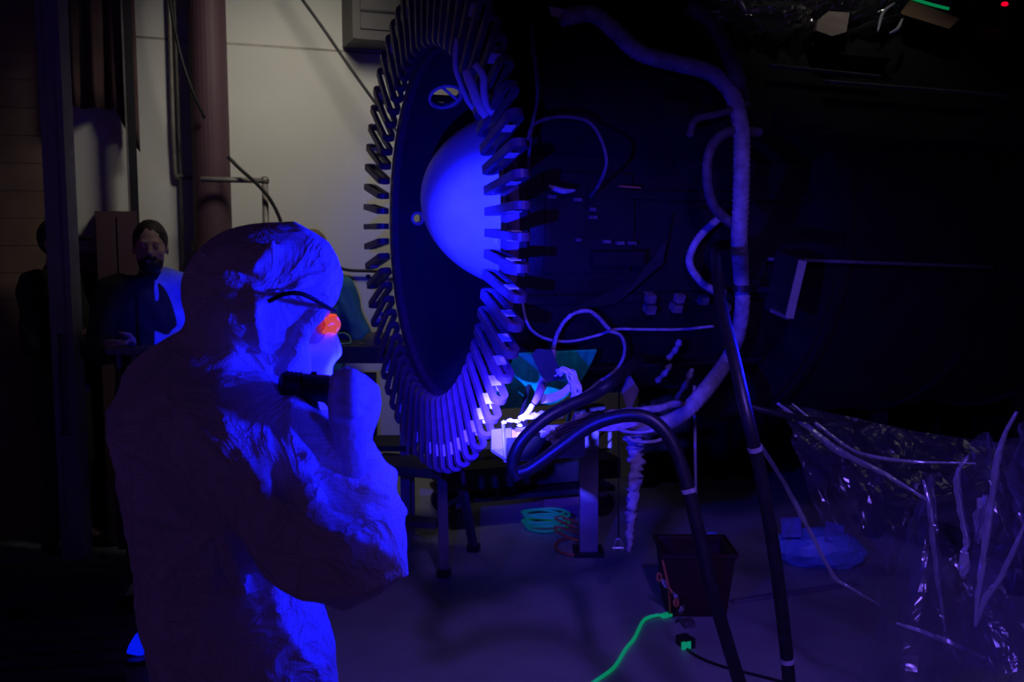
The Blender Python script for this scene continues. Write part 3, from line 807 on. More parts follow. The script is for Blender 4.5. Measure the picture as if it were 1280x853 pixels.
# foreground black hoses with bands
def hose(pts, r, label, bands=()):
    L3 = smoothline(pts, 10)
    t = thing('black_hose', label, 'hose', min(L3, key=lambda p: p.z))
    mesh('tube', tube(L3, r, 14), M['rubber'], t, smooth=True)
    for f in bands:
        i = int(f * (len(L3) - 2)); d = (L3[i + 1] - L3[i]).normalized()
        mesh('band', lathe(L3[i], d, [(-.006, r), (-.006, r + .002), (.006, r + .002), (.006, r)], 14), M['wrap'], t)
    return t
hose([P(648, 600, 2.90), P(641, 580, 2.9), P(652, 552, 2.9), P(680, 525, 2.92), P(710, 508, 2.95), P(745, 492, 3.0), P(775, 470, 3.12), S(800, 448, .02)], .019, 'black rubber hose arching up from below the ring into the drum')
hose([P(648, 592, 2.72), P(665, 585, 2.72), P(700, 560, 2.72), P(740, 532, 2.72), P(780, 520, 2.7), P(812, 524, 2.68), P(838, 550, 2.66), P(856, 596, 2.64), P(872, 660, 2.62), P(888, 730, 2.6), P(905, 790, 2.6), P(926, 860, 2.6), P(945, 930, 2.6)], .0185, 'black rubber hose looping over under the ring then dropping to the floor edge', (.62,))
hose([S(893, 310, .06), P(897, 345, 3.0), P(903, 390, 2.75), P(917, 445, 2.6), P(934, 520, 2.5), P(950, 590, 2.5), P(966, 680, 2.5), P(978, 770, 2.5), P(986, 850, 2.5), P(990, 930, 2.5)], .0175, 'straight black rubber hose dropping from the drum, right of the looping hose', (.52, .87))
cable('thin_hose', [P(935, 508, 3.3), P(975, 518, 3.3), P(1030, 528, 3.35), P(1100, 535, 3.4), P(1180, 560, 3.5)], .011, M['rubber'], 'thin black hose running right under the drum', cat='hose')

# ================================================================== SUPPORT AND FLOOR ITEMS
def Fl(px, py, z=0.0):
    d = ray(px, py); t = (CAM_Z - z) / -d.z
    return Vector((0, 0, CAM_Z)) + d * t

# cradle that carries the drum
cr = thing('cradle', 'dark steel cradle frame on castors carrying the drum', 'stand', (O.x + AX.x * 2.75, O.y + AX.y * 2.75, 0))
for tt in (2.75, 4.7):
    R_ = RS if tt < T1 else RB
    for s in (-1, 1):
        foot = O + AX * tt + AU * (s * .48); top_ = foot.copy(); foot.z = .20; top_.z = O.z - math.sqrt(R_ ** 2 - .48 ** 2) - .02
        mesh('post', beam(foot, top_, .08, .08), M['darksteel'], cr)
        b0 = O + AX * tt + AU * (s * .48); b0.z = .07
        mesh('castor', lathe(b0 - AU * .02, AU, [(0, .005), (0, .07), (.04, .07), (.04, .005)], 24), M['rubber'], cr)
        mesh('castor_fork', box((b0.x, b0.y, .135), (.08, .07, .03)), M['darksteel'], cr)
    pa = O + AX * tt - AU * .56; pb = O + AX * tt + AU * .56; pa.z = pb.z = .18
    mesh('cross_beam', beam(pa, pb, .08, .07), M['darksteel'], cr)
    pts = [rim(math.radians(g), R_ + .02, tt) for g in range(-125, -54, 7)]
    mesh('saddle', tube(pts, .022, 8), M['darksteel'], cr)
for s in (-1, 1):
    pa = O + AX * 2.65 + AU * (s * .48); pb = O + AX * 4.7 + AU * (s * .48); pa.z = pb.z = .235
    mesh('side_beam', beam(pa, pb, .07, .05), M['darksteel'], cr)
# leg with pale plastic skirt seen below the drum
p0 = Fl(735, 692); p0.z = 0
t = thing('jack_stand', 'slim square upright stand on the floor left of the hanging plastic strip', 'stand', p0)
mesh('post', box((p0.x, p0.y, .40), (.095, .095, .76)), M['steel'], t)
mesh('foot', box((p0.x, p0.y, .012), (.16, .16, .024)), M['darksteel'], t)
mesh('head', box((p0.x, p0.y, .795), (.16, .12, .03)), M['darksteel'], t)
# step stool
sx = yawax(-18)
p0 = Fl(520, 698); p0.z = 0
t = thing('step_stool', 'dark folding step stool under the ring behind the suited person', 'stool', p0)
def loc(a, b, z): return p0 + sx[0] * a + sx[1] * b + Z * z
zt = .50
bevel(mesh('top_step', box(loc(-.02, 0, zt), (.46, .30, .05), sx), M['duct'], t), .01)
bevel(mesh('lower_step', box(loc(.0, -.16, .25), (.40, .12, .03), sx), M['duct'], t), .006)
for a in (-1, 1):
    mesh('leg', beam(loc(a * .20, -.12, zt - .02), loc(a * .25, -.22, .03), .05, .028), M['duct'], t)
    mesh('leg', beam(loc(a * .20, .12, zt - .02), loc(a * .25, .20, .03), .05, .028), M['duct'], t)
    mesh('rubber_foot', box(loc(a * .25, -.225, .02), (.06, .05, .04), sx), M['rubber'], t)
    mesh('rubber_foot', box(loc(a * .25, .205, .02), (.06, .05, .04), sx), M['rubber'], t)
    mesh('rung_brace', beam(loc(a * .215, -.15, .33), loc(a * .225, .15, .33), .012, .02), M['duct'], t)
# wheeled dolly beyond
p0 = P(652, 640, 6.0); p0.z = 0
t = thing('equipment_dolly', 'low dark dolly with wheels behind the step stool', 'dolly', p0)
mesh('deck', box(p0 + Z * .30, (1.1, .5, .12), yawax(18)), M['black'], t)
mesh('lower_shelf', box(p0 + Z * .17, (1.05, .45, .03), yawax(18)), M['black'], t)
for a in (-.45, .45):
    for b in (-.2, .2):
        q = p0 + yawax(18)[0] * a + yawax(18)[1] * b
        mesh('wheel', lathe(q + Z * .075 - yawax(18)[1] * .02, yawax(18)[1], [(0, .012), (0, .075), (.04, .075), (.04, .012)], 24), M['rubber'], t)
        mesh('fork', box(q + Z * .15, (.05, .05, .05), yawax(18)), M['steel'], t)
# fan of dark wires on it (the cage seen under the bars)
t2 = thing('wire_cage', 'low fan-shaped wire cage resting on the dolly', 'cage', p0 + Z * .36)
for i in range(7):
    u = -.42 + i * .14
    mesh('wire', tube([p0 + yawax(18)[0] * u + Z * .363, p0 + yawax(18)[0] * (u + .05 * (i - 3)) + Z * .50], .006, 6), M['black'], t2)
mesh('wire', tube([p0 + yawax(18)[0] * -.6 + Z * .46, p0 + yawax(18)[0] * .6 + Z * .50], .006, 6), M['black'], t2)
mesh('wire', tube([p0 + yawax(18)[0] * -.6 + Z * .365, p0 + yawax(18)[0] * .6 + Z * .365], .006, 6), M['black'], t2)
# tan panel box behind
q = P(702, 640, 6.3); q.z = 0
t = thing('cardboard_box', 'tan cardboard box standing against the wall below the drum', 'box', q)
bevel(mesh('carton', box(q + Z * .25, (.36, .30, .50), yawax(20)), M['cardboard'], t), .006)
for s in (-1, 1):
    mesh('flap', box(q + Z * .506 + yawax(20)[1] * (s * .075), (.36, .145, .006), yawax(20)), M['cardboard'], t)
mesh('tape_strip', box(q + Z * .511, (.36, .05, .003), yawax(20)), M['foam'], t)
# orange-brown cable pile
for i in range(3):
    pts = [P(716 + 22 * math.cos(k * .9 + i), 632 + 10 * math.sin(k * .9 + i * 2), 5.3 + .08 * i) for k in range(8)]
    pts = [Vector((p.x, p.y + .15 * math.sin(k * .9), max(.012 + .02 * i, .012 + .04 * i))) for k, p in enumerate(pts)]
    cable('loose_cable', pts, .008, M['orangecord'], ['brown cable loop lowest in the pile beside the green coil', 'brown cable loop in the middle of the pile beside the green coil', 'brown cable loop on top of the pile beside the green coil'][i], group='loose cables', seg=6)
# green coil
cc = Fl(682, 662); cc.z = 0
pts = []
for k in range(90):
    a = k * .42; r = .10 + .012 * math.sin(k * .7)
    pts.append(Vector((cc.x + r * 1.25 * math.cos(a), cc.y + r * math.sin(a), .012 + .0011 * k + .004 * math.sin(k))))
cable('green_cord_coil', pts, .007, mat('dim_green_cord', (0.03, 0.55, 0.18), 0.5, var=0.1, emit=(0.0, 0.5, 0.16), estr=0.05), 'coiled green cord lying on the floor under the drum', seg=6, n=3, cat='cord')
# green cord on the floor in front
cable('green_extension_cord', [Fl(735, 858, .008), Fl(750, 848, .008), Fl(768, 834, .008), Fl(782, 812, .008), Fl(793, 798, .008), Fl(803, 778, .008), Fl(811, 772, .008), Fl(824, 769, .02)], .0075, M['greencord'], 'bright green cord snaking across the floor', seg=8, cat='cord')
# dark red bin
q = Fl(868, 775); t = thing('red_bin', 'dark red plastic bin on the floor behind the looping hose', 'bin', q)
cx = q + Vector((.02, .14, 0))
V = []
for zc_, hx, hy in ((0, .13, .11), (.30, .16, .14), (.30, .145, .125), (.01, .118, .098)):
    V += [cx + Vector((sx_ * hx, sy_ * hy, zc_)) for sx_, sy_ in ((-1, -1), (1, -1), (1, 1), (-1, 1))]
F_ = [(3, 2, 1, 0), (12, 13, 14, 15)] + [(l * 4 + k, l * 4 + (k + 1) % 4, l * 4 + 4 + (k + 1) % 4, l * 4 + 4 + k) for l in range(3) for k in range(4)]
bevel(mesh('bucket', (V, F_), M['redbin'], t), .006)
mesh('rim_band', join(*[beam(cx + Vector((a * .163, b * .143, .292)), cx + Vector((c_ * .163, d * .143, .292)), .012, .022) for a, b, c_, d in ((-1, -1, 1, -1), (1, -1, 1, 1), (1, 1, -1, 1), (-1, 1, -1, -1))]), M['redbin'], t)
# shackle cluster at cord end
q = Fl(838, 772); t = thing('shackle_tangle', 'small tangle of shackles and tags at the end of the green cord', 'hardware', q)
for i in range(6):
    a = P(824 + i * 5 + (i * 37 % 7), 722 + i * 8, 4.30 - i * .03); a.z = max(a.z, .03)
    mesh('link', tube([a + Vector((.010 * math.cos(u + i * 2), .012 * math.sin(u + i), .014 * math.sin(u + i * 1.3))) for u in [k * math.pi / 5 for k in range(11)]], .006, 6), M['alu'] if i % 2 else M['orangecord'], t, smooth=True)
mesh('tag', box(q + Vector((-.02, .0, .01)), (.05, .03, .012), yawax(30)), M['greencord'], t)
mesh('clip', box(q + Vector((.06, -.1, .014)), (.05, .05, .028), yawax(10)), M['wrapdark'], t)
mesh('strop', tube([P(828, 700, 4.3), P(836, 735, 4.25), q + Z * .02], .006, 6), M['orangecord'], t)
q = Fl(857, 808); t = thing('cable_clamp', 'small dark clamp with a green end on the floor', 'clamp', q)
mesh('jaw', box(q + Z * .02, (.05, .07, .04), yawax(25)), M['rubber'], t); mesh('end_cap', box(q + Vector((-.005, -.04, .02)), (.04, .012, .03), yawax(25)), M['greencord'], t)
cable('floor_cable', [Fl(846, 800, .006), Fl(870, 820, .006), Fl(905, 834, .006), Fl(960, 848, .006), Fl(1010, 862, .006)], .006, M['rubber'], 'thin dark cable lying on the floor in front of the red bin', seg=8)
# bright metal fastener
q = P(773, 682, 4.3); t = thing('shackle', 'small shiny shackle hanging beside the plastic strip', 'shackle', q)
mesh('bow', tube([q + Vector((.018 * math.cos(u), 0, .03 * math.sin(u))) for u in [k * math.pi / 8 for k in range(-2, 11)]], .006, 8), M['alu'], t, smooth=True)
mesh('pin', tube([q + Vector((-.025, 0, -.012)), q + Vector((.025, 0, -.012))], .006, 8), M['alu'], t)
mesh('sling', tube([q + Z * .03, Vector((q.x, q.y + .05, 1.08))], .003, 6), M['black'], t)

# ------------------------------------------------------------------ plastic film on the right
def sheet(name, rows, label, m, fold=.03, seed=1, nu=34, nv=10, cat='plastic sheet'):
    """rows: guide polylines (same length) from top to bottom"""
    rr = random.Random(seed)
    R_ = [resample_n(smoothline(r, 8), nu) for r in rows]
    cols = []
    V = []
    ph = [rr.uniform(0, 6.3) for _ in range(12)]
    for i in range(nu + 1):
        col = smoothline([r[i] for r in R_], nv)
        cols.append(col)
    nn = len(cols[0])
    for i, col in enumerate(cols):
        for j, p in enumerate(col):
            u = i / nu; v = j / (nn - 1)
            d = 0
            for k in range(5):
                s = math.sin(u * (5 + 4 * k) + v * (3 + 2.3 * k) * (1 if k % 2 else -1) + ph[k])
                d += (1 - abs(s)) ** 2 * (1 if k % 2 else -1) / (1 + .5 * k)
            V.append(p + Vector((.25, -.9, .1)) * fold * d)
    F = [(i * nn + j, (i + 1) * nn + j, (i + 1) * nn + j + 1, i * nn + j + 1) for i in range(nu) for j in range(nn - 1)]
    o = mesh(name, (V, F), m)
    return tag(o, label, cat)
def resample_n(pts, n):
    Ls = [0]
    for a, b in zip(pts, pts[1:]): Ls.append(Ls[-1] + (b - a).length)
    out = []
    for k in range(n + 1):
        s = Ls[-1] * k / n
        i = 0
        while i < len(pts) - 2 and Ls[i + 1] < s: i += 1
        f = (s - Ls[i]) / max(1e-9, Ls[i + 1] - Ls[i])
        out.append(pts[i].lerp(pts[i + 1], f))
    return out
sheet('plastic_sheet', [[P(968, 503, 3.45), P(1060, 520, 3.4), P(1150, 540, 3.3), P(1300, 560, 3.1)],
                        [P(1000, 560, 3.2), P(1090, 590, 3.1), P(1180, 620, 3.0), P(1310, 640, 2.8)],
                        [P(1040, 690, 3.1), P(1100, 700, 2.9), P(1180, 700, 2.7), P(1320, 700, 2.55)],
                        [P(1090, 760, 3.0), P(1130, 800, 2.8), P(1200, 830, 2.6), P(1330, 850, 2.4)]],
      'large clear plastic sheet draped from the drum at the lower right', FILM, .06, 3)
sheet('plastic_sheet', [[P(1160, 598, 2.75), P(1163, 598, 2.75), P(1166, 600, 2.75)],
                        [P(1130, 690, 2.70), P(1160, 680, 2.62), P(1175, 690, 2.70)],
                        [P(1090, 800, 2.75), P(1140, 780, 2.55), P(1182, 790, 2.68)],
                        [P(1060, 880, 2.8), P(1130, 880, 2.5), P(1190, 880, 2.62)]],
      'peaked tent of clear plastic film standing left of the crumpled folds', FILM, .02, 5, nu=16)
sheet('plastic_sheet', [[P(1196, 600, 2.6), P(1225, 540, 2.55), P(1255, 560, 2.5), P(1290, 520, 2.4)],
                        [P(1208, 670, 2.6), P(1235, 660, 2.5), P(1262, 650, 2.5), P(1300, 640, 2.35)],
                        [P(1203, 730, 2.6), P(1222, 770, 2.5), P(1262, 740, 2.45), P(1310, 750, 2.3)],
                        [P(1190, 860, 2.6), P(1225, 870, 2.5), P(1265, 870, 2.4), P(1320, 880, 2.25)]],
      'crumpled clear plastic folds catching blue light at the right edge', FILM, .05, 9)
def pleat(pts, w):
    '''a narrow pleat: two film facets meeting in a crease, wider in the middle, irregular edges'''
    rr = random.Random(len(pts) + int(w * 1e5)); V, F = [], []; n = len(pts)
    for i, p in enumerate(pts):
        d = (pts[min(i + 1, n - 1)] - pts[max(i - 1, 0)]).normalized()
        sd = d.cross(Vector((0, 1, 0))).normalized(); k = w * (.25 + .75 * math.sin(math.pi * (.08 + .84 * i / (n - 1)))) 
        V += [p + sd * k * rr.uniform(.8, 1.2) + Vector((0, k * .9, 0)), p, p - sd * k * rr.uniform(.7, 1.3) + Vector((0, k * 1.3, 0)), p - sd * k * .3 + Vector((0, k * .12, 0))]
    for i in range(n - 1):
        for a_, b_ in ((0, 1), (1, 3), (3, 2)):
            F.append((4 * i + a_, 4 * i + b_, 4 * i + 4 + b_, 4 * i + 4 + a_))
    return V, F
FOLD = film_mat('plastic_fold_edge', (0.70, 0.70, 0.85), 0.8, 0.3)
for pts, r, lab in (
    ([P(972, 504, 3.40), P(1010, 534, 3.33), P(1050, 565, 3.22), P(1100, 590, 3.1), P(1160, 626, 3.0)], .007, 'bright straight fold of plastic running right from the hoses'),
    ([P(990, 505, 3.40), P(1030, 537, 3.30), P(1070, 565, 3.2), P(1130, 577, 3.1), P(1220, 580, 3.0)], .004, 'faint upper fold of plastic beside the bright straight fold'),
    ([P(943, 547, 2.525), P(950, 556, 2.75), P(985, 612, 3.2), P(1010, 660, 3.26), P(1042, 720, 3.25), P(1062, 735, 3.22), P(1100, 757, 3.2)], .005, 'long taut plastic edge slanting over the blue bag'),
    ([P(1155, 600, 2.74), P(1164, 640, 2.7), P(1170, 700, 2.68), P(1182, 790, 2.66)], .005, 'upright bright crease at the peak of the plastic tent'),
    ([P(1272, 515, 2.45), P(1252, 560, 2.48), P(1240, 640, 2.5), P(1228, 720, 2.5), P(1220, 782, 2.5)], .006, 'long blue crease descending at the right edge'),
    ([P(1290, 640, 2.4), P(1255, 720, 2.45), P(1235, 750, 2.48), P(1220, 784, 2.5)], .006, 'blue crease rising to the right from the low point of the film'),
    ([P(1212, 570, 2.6), P(1198, 595, 2.6), P(1203, 640, 2.6), P(1210, 680, 2.58), P(1202, 700, 2.58)], .006, 'zigzag blue crease left of the long crease'),
    ([P(1120, 780, 2.75), P(1180, 802, 2.7), P(1232, 824, 2.65)], .006, 'low slanting plastic crease near the bottom right')):
    o = mesh('plastic_fold', pleat(smoothline(pts, 6), r * 1.5), FOLD, smooth=False)
    tag(o, lab, 'plastic fold')
# crumpled pocket of film
def crumple(c, r, seed, sq=(1, .6, 1.4)):
    rr = random.Random(seed); v, f = sphere(c, (r * sq[0], r * sq[1], r * sq[2]), 12, 9)
    return [Vector(c) + (p - Vector(c)) * rr.uniform(.72, 1.15) for p in v], f
o = mesh('film_wad', crumple(P(1228, 650, 2.55), .030, 4, (.8, .5, 2.2)), FOLD); tag(o, 'crumpled wad of film glowing blue between the creases', 'plastic')
o = mesh('film_wad', crumple(P(1205, 705, 2.57), .020, 6, (.8, .5, 2.0)), FOLD); tag(o, 'small knotted wad of film below the zigzag crease', 'plastic')
# blue bag on the floor
q = Fl(1025, 712)
bg = thing('blue_bag', 'soft blue plastic bag lying on the floor behind the taut plastic edge', 'bag', (q.x, q.y, 0))
def puff(c, r, seed, axs):
    rr = random.Random(seed); v, f = sphere(c, r, 16, 10, axs)
    return [Vector((p.x, p.y, max(.004, p.z))) + Vector((rr.uniform(-1, 1), rr.uniform(-1, 1), 0)) * .012 for p in v], f
mesh('bag_body', puff(q + Vector((.02, .10, .07)), (.24, .13, .12), 2, yawax(-12)), M['bag'], bg)
mesh('bag_flap', prism([q + Vector((-.19, .03, .16)), q + Vector((-.10, .0, .17)), q + Vector((-.07, .12, .23)), q + Vector((-.17, .14, .22))], (0, .01, .008)), M['palecloth'], bg)
mesh('bag_flap', prism([q + Vector((.02, -.01, .15)), q + Vector((.12, .0, .13)), q + Vector((.15, .10, .19)), q + Vector((.06, .11, .21))], (0, .01, .008)), M['palecloth'], bg)
# small blue tags near the bin
for px, py, s_, lab in ((890, 668, .03, 'small bright blue scrap of plastic above the red bin'), (911, 695, .022, 'tiny blue scrap of plastic right of the looping hose')):
    o = mesh('plastic_scrap', crumple(Fl(px, py + 8) + Z * s_ * .8, s_ * 1.4, int(px), (1, .5, .6)), M['bag']); tag(o, lab, 'plastic')
# clear strip / thin rods hanging under the drum
for px, y0, y1, Y, lab in ((868, 512, 640, 3.7, 'thin blue-lit hanging rod under the drum'), (873, 655, 702, 3.4, 'short thin rod hanging beside the looping hose')):
    o = mesh('hanging_rod', tube([P(px, y0 - (0 if y0 > 600 else 30), Y), P(px + 2, y1, Y)], .006, 8), M['wrap'], smooth=True); tag(o, lab, 'rod')
a, b = Fl(915, 752, .01), Fl(1075, 728, .01)
o = mesh('floor_strip', beam(a, b, .03, .012), M['steel']); tag(o, 'thin pale strip lying on the floor behind the hoses', 'strip')

# ------------------------------------------------------------------ on top of the drum
Ytop = 4.45
TS = lambda x, y, o_=.03: S(x, y, o_, RT)
sheet('crinkled_film', [[TS(870, -40, .12), TS(960, -40, .15), TS(1080, -40, .12), TS(1200, -40, .1)],
                        [TS(885, 5, .05), TS(960, 2, .10), TS(1080, 0, .08), TS(1190, 4, .05)],
                        [TS(900, 30), TS(962, 40), TS(1040, 40), TS(1120, 34)]],
      'crinkled clear film heaped on top of the drum', FILM_TOP, .11, 12, nu=60, nv=8, cat='plastic film')
FOLDW = mat('bright_film_crease', (0.8, 0.85, 0.85), 0.25, 0.0, var=.2)
for pts, r, lab in (([TS(918, -10, .09), TS(926, 4, .09), TS(932, 14, .09)], .009, 'bright white crease on the film heap'),
                    ([TS(1118, 4, .09), TS(1104, 16, .09), TS(1097, 40, .09)], .007, 'pale curled crease of film between the foam blocks'),
                    ([TS(1128, 24, .09), TS(1122, 36, .09), TS(1112, 42, .09)], .007, 'short pale crease of film below the curled crease')):
    o = mesh('film_crease', tube(smoothline(pts, 6), lambda t, r=r: r * (.4 + .6 * math.sin(.3 + 2.6 * t)), 8), FOLDW, smooth=True); tag(o, lab, 'plastic fold')
q = TS(1048, 28, .09); t = thing('foam_block', 'cream foam block on the film, nearest the middle of the drum top', 'foam', q)
mesh('block', prism([TS(1022, 26, .09), TS(1036, 14, .09), TS(1062, 16, .09), TS(1058, 40, .09), TS(1040, 45, .09), TS(1020, 38, .09)], (.03, .14, .02)), M['foam'], t)
q = TS(1160, 20, .09); t = thing('foam_block', 'long brown foam slab lying on top of the drum below the green cord', 'foam', q)
mesh('slab', prism([TS(1128, 18, .09), TS(1140, 2, .09), TS(1200, 24, .09), TS(1186, 36, .09)], (.03, .10, .03)), M['cardboard'], t)
cable('green_top_cord', [TS(1130, -6, .09), TS(1146, 0, .09), TS(1166, 6, .09), TS(1186, 11, .09)], .006, M['greencord'], 'short run of bright green cord on top of the drum', seg=8, cat='cord')
q = P(1256, 5, 4.6); t = thing('indicator_light', 'tiny red indicator light above the drum at the top right', 'light', q)
mesh('lens', sphere(q, (.016, .012, .010), 10, 7), M['redled'], t, smooth=True)
mesh('housing', lathe(q + Vector((0, .006, 0)), (0, 1, 0), [(0, .022), (.05, .022), (.05, .002)], 14), M['black'], t)
mesh('stem', tube([q + Vector((0, .04, 0)), q + Vector((0, .10, -.10)), q + Vector((0.05, .25, -.18))], .008, 8), M['black'], t)

# ================================================================== LEFT BACKGROUND FURNITURE
q = W(146, 300, .24); q.z = 0
t = thing('storage_cabinet', 'dark storage cabinet between the square post and the thin pole', 'cabinet', q)
top_z = W(146, 265, .24).z
cw = .21
mesh('body', box(q + Z * (top_z / 2), (cw, .34, top_z), (WD, WN, Z)), M['pipe'], t)
for s in (-1, 1):
    d = mesh('door', box(q + Z * (top_z / 2) + WD * (s * cw / 4) + WN * .178, (cw / 2 - .008, .016, top_z - .06), (WD, WN, Z)), M['pipe'], t)
    mesh('handle', tube([q + Z * (top_z * .5) + WD * (s * .02) + WN * .195, q + Z * (top_z * .62) + WD * (s * .02) + WN * .195], .006, 8), M['darksteel'], d)
# counter behind the suited person
a, b = P(372, 443, 5.45), P(522, 443, 5.45)
t = thing('work_table', 'long black work table between the suited person and the ring', 'table', ((a.x + b.x) / 2, 5.45, 0))
zt = P(440, 433, 5.28).z
mesh('tabletop', box(((a.x + b.x) / 2, 5.43, zt - .045), (b.x - a.x, .34, .09)), M['black'], t)
for sx_ in (a.x + .05, b.x - .06):
    for yy in (5.31, 5.55):
        mesh('leg', box((sx_, yy, (zt - .09) / 2), (.05, .05, zt - .09)), M['steel'], t)
mesh('lower_shelf', box(((a.x + b.x) / 2, 5.43, .56), (b.x - a.x - .1, .30, .03)), M['black'], t)
for i, xx in enumerate((a.x + .15, a.x + .36)):
    mesh('drawer', box((xx, 5.30, .80), (.18, .06, .34)), M['black'], t)
q = Vector((P(472, 420, 5.4).x, 5.4, zt))
q2 = Vector((P(426, 425, 5.38).x, 5.38, zt)); cable('lanyard_loop', [q2 + Vector((.055 * math.cos(k * .42), .05 * math.sin(k * .42), .006 + .05 * max(0, math.sin(k * .42)))) for k in range(16)], .005, mat('dull_green_band', (.12, .30, .16), .6), 'pale green band loop lying on the black work table', seg=6, n=3, cat='band')
t = thing('hard_hat', 'grey domed helmet lying on the black work table', 'helmet', q)
mesh('shell', lathe(q, Z, [(0, .085), (.02, .083), (.045, .068), (.062, .04), (.068, .002)], 24), M['duct'], t, smooth=True)
mesh('brim', lathe(q, Z, [(0.0, .084), (0, .10), (.006, .10), (.008, .084)], 24), M['duct'], t)
# small instrument stand before the bearded man
q = P(167, 437, 4.42)
t = thing('instrument_stand', 'small stand with a pale shelf in front of the bearded man', 'stand', (q.x, q.y, 0))
mesh('shelf', box(q, (.185, .16, .024)), M['steel'], t)
for px in (154, 173, 188):
    e = P(px, 450, 4.42); mesh('bracket', box((e.x, q.y - .05, q.z - .045), (.014, .02, .07)), M['steel'], t)
mesh('column', tube([(q.x, q.y, q.z), (q.x, q.y, .02)], .02, 10), M['darksteel'], t)
mesh('base', lathe((q.x, q.y, 0), Z, [(0, .16), (.02, .16), (.035, .03)], 24), M['darksteel'], t)
mesh('cabinet', box((q.x, q.y, .55), (.16, .14, .5)), M['black'], t)
mesh('knob', sphere(q + Vector((.008, -.04, .026)), (.018, .018, .014), 12, 8), M['palecloth'], t, smooth=True)
mesh('mast', tube([q + Vector((.01, .03, 0)), q + Vector((.01, .03, .26))], .008, 8), M['darksteel'], t)
# low dark pallets on the left floor
for r_, (px, py, n_, lab) in enumerate(((20, 765, 5, 'dark timber pallet on the floor left of the square post base'), (95, 850, 5, 'nearer dark timber pallet beside the suited person'))):
    q = Fl(px, py); t = thing('pallet', lab, 'pallet', q)
    axp = yawax(10)
    for i in range(n_):
        mesh('plank', box(q + axp[1] * ((i - n_ / 2 + .5) * .125) + Z * .125, (.95, .10, .02), axp), M['pallet'], t)
    for s in (-.4, 0, .4):
        mesh('bearer', box(q + axp[0] * s + Z * .057, (.09, .74, .115), axp), M['pallet'], t)
# stacked dark crate far left
q = Fl(15, 690); q = Vector((q.x - .55, q.y - .15, 0)); t = thing('flight_case', 'dark flight case at the left edge behind the pallets', 'case', q)
bevel(mesh('case_body', box(q + Z * .21, (.6, .4, .42), yawax(12)), M['felt'], t), .01)
mesh('lid_band', box(q + Z * .33, (.605, .405, .02), yawax(12)), M['darksteel'], t)
for s in (-1, 1):
    mesh('latch', box(q + Z * .33 - yawax(12)[1] * .206 + yawax(12)[0] * (s * .18), (.05, .012, .06), yawax(12)), M['alu'], t)
# stanchion with a blue cap with painted-in light at the lower left
q = P(174, 838, 2.35)
t = thing('stanchion', 'short dark stanchion topped by a blue pointed cap with painted-in light', 'stanchion', (q.x, q.y, 0))
zc_ = P(174, 822, 2.35).z
mesh('post', lathe((q.x, q.y, 0), Z, [(0, .030), (zc_ - .008, .030)], 18, caps=True), M['steel'], t, smooth=False)
mesh('base', lathe((q.x, q.y, 0), Z, [(0, .15), (.015, .15), (.04, .032)], 28), M['darksteel'], t)
mesh('collar', lathe((q.x, q.y, zc_ - .012), Z, [(0, .03), (0, .033), (.014, .033), (.014, .03)], 18), M['black'], t)
cp = [P(157, 818, 2.33), P(160, 808, 2.33), P(168, 795, 2.33), P(180, 783, 2.33), P(191, 797, 2.33), P(188, 819, 2.33), P(172, 821, 2.33)]
bevel(mesh('cap', prism(cp, (0, .045, 0)), M['bluecap'], t), .004)
mesh('cable_guide', tube(smoothline([P(188, 822, 2.33), P(193, 838, 2.33), P(191, 870, 2.34)], 5), .004, 8), M['steel'], t, smooth=True)

# ================================================================== PEOPLE
def head_into(F, hc, f, l, u, s=1.0):
    f, l, u, hc = Vector(f), Vector(l), Vector(u), Vector(hc)
    ax = (f, l, u)
    at = lambda a, b, c: hc + f * a * s + l * b * s + u * c * s
    F.ell(at(-.012, 0, .022), (.096 * s, .076 * s, .102 * s), ax, .01)
    F.ell(at(.030, 0, -.045), (.060 * s, .058 * s, .078 * s), ax, .03)
    F.ell(at(.058, 0, -.100), (.030 * s, .034 * s, .024 * s), ax, .03)
    F.cap(at(.080, -.032, .020), at(.080, .032, .020), .011 * s, .011 * s, .012)
    F.cap(at(.087, 0, .008), at(.104, 0, -.034), .008 * s, .013 * s, .008)
    for b in (-1, 1):
        F.ell(at(.090, b * .030, .000), (.012 * s, .015 * s, .010 * s), ax, .006, cut=True)
        F.ell(at(.079, b * .030, .000), (.012 * s, .012 * s, .010 * s), ax, 0.002)
        F.ell(at(-.012, b * .078, -.012), (.020 * s, .008 * s, .031 * s), ax, .006)
        F.cap(at(.055, b * .045, -.028), at(.04, b * .05, -.07), .018 * s, .012 * s, .02)
    F.cap(at(.088, -.018, -.066), at(.088, .018, -.066), .007 * s, .007 * s, .006)
    F.cap(at(.086, -.015, -.077), at(.086, .015, -.077), .008 * s, .008 * s, .004)
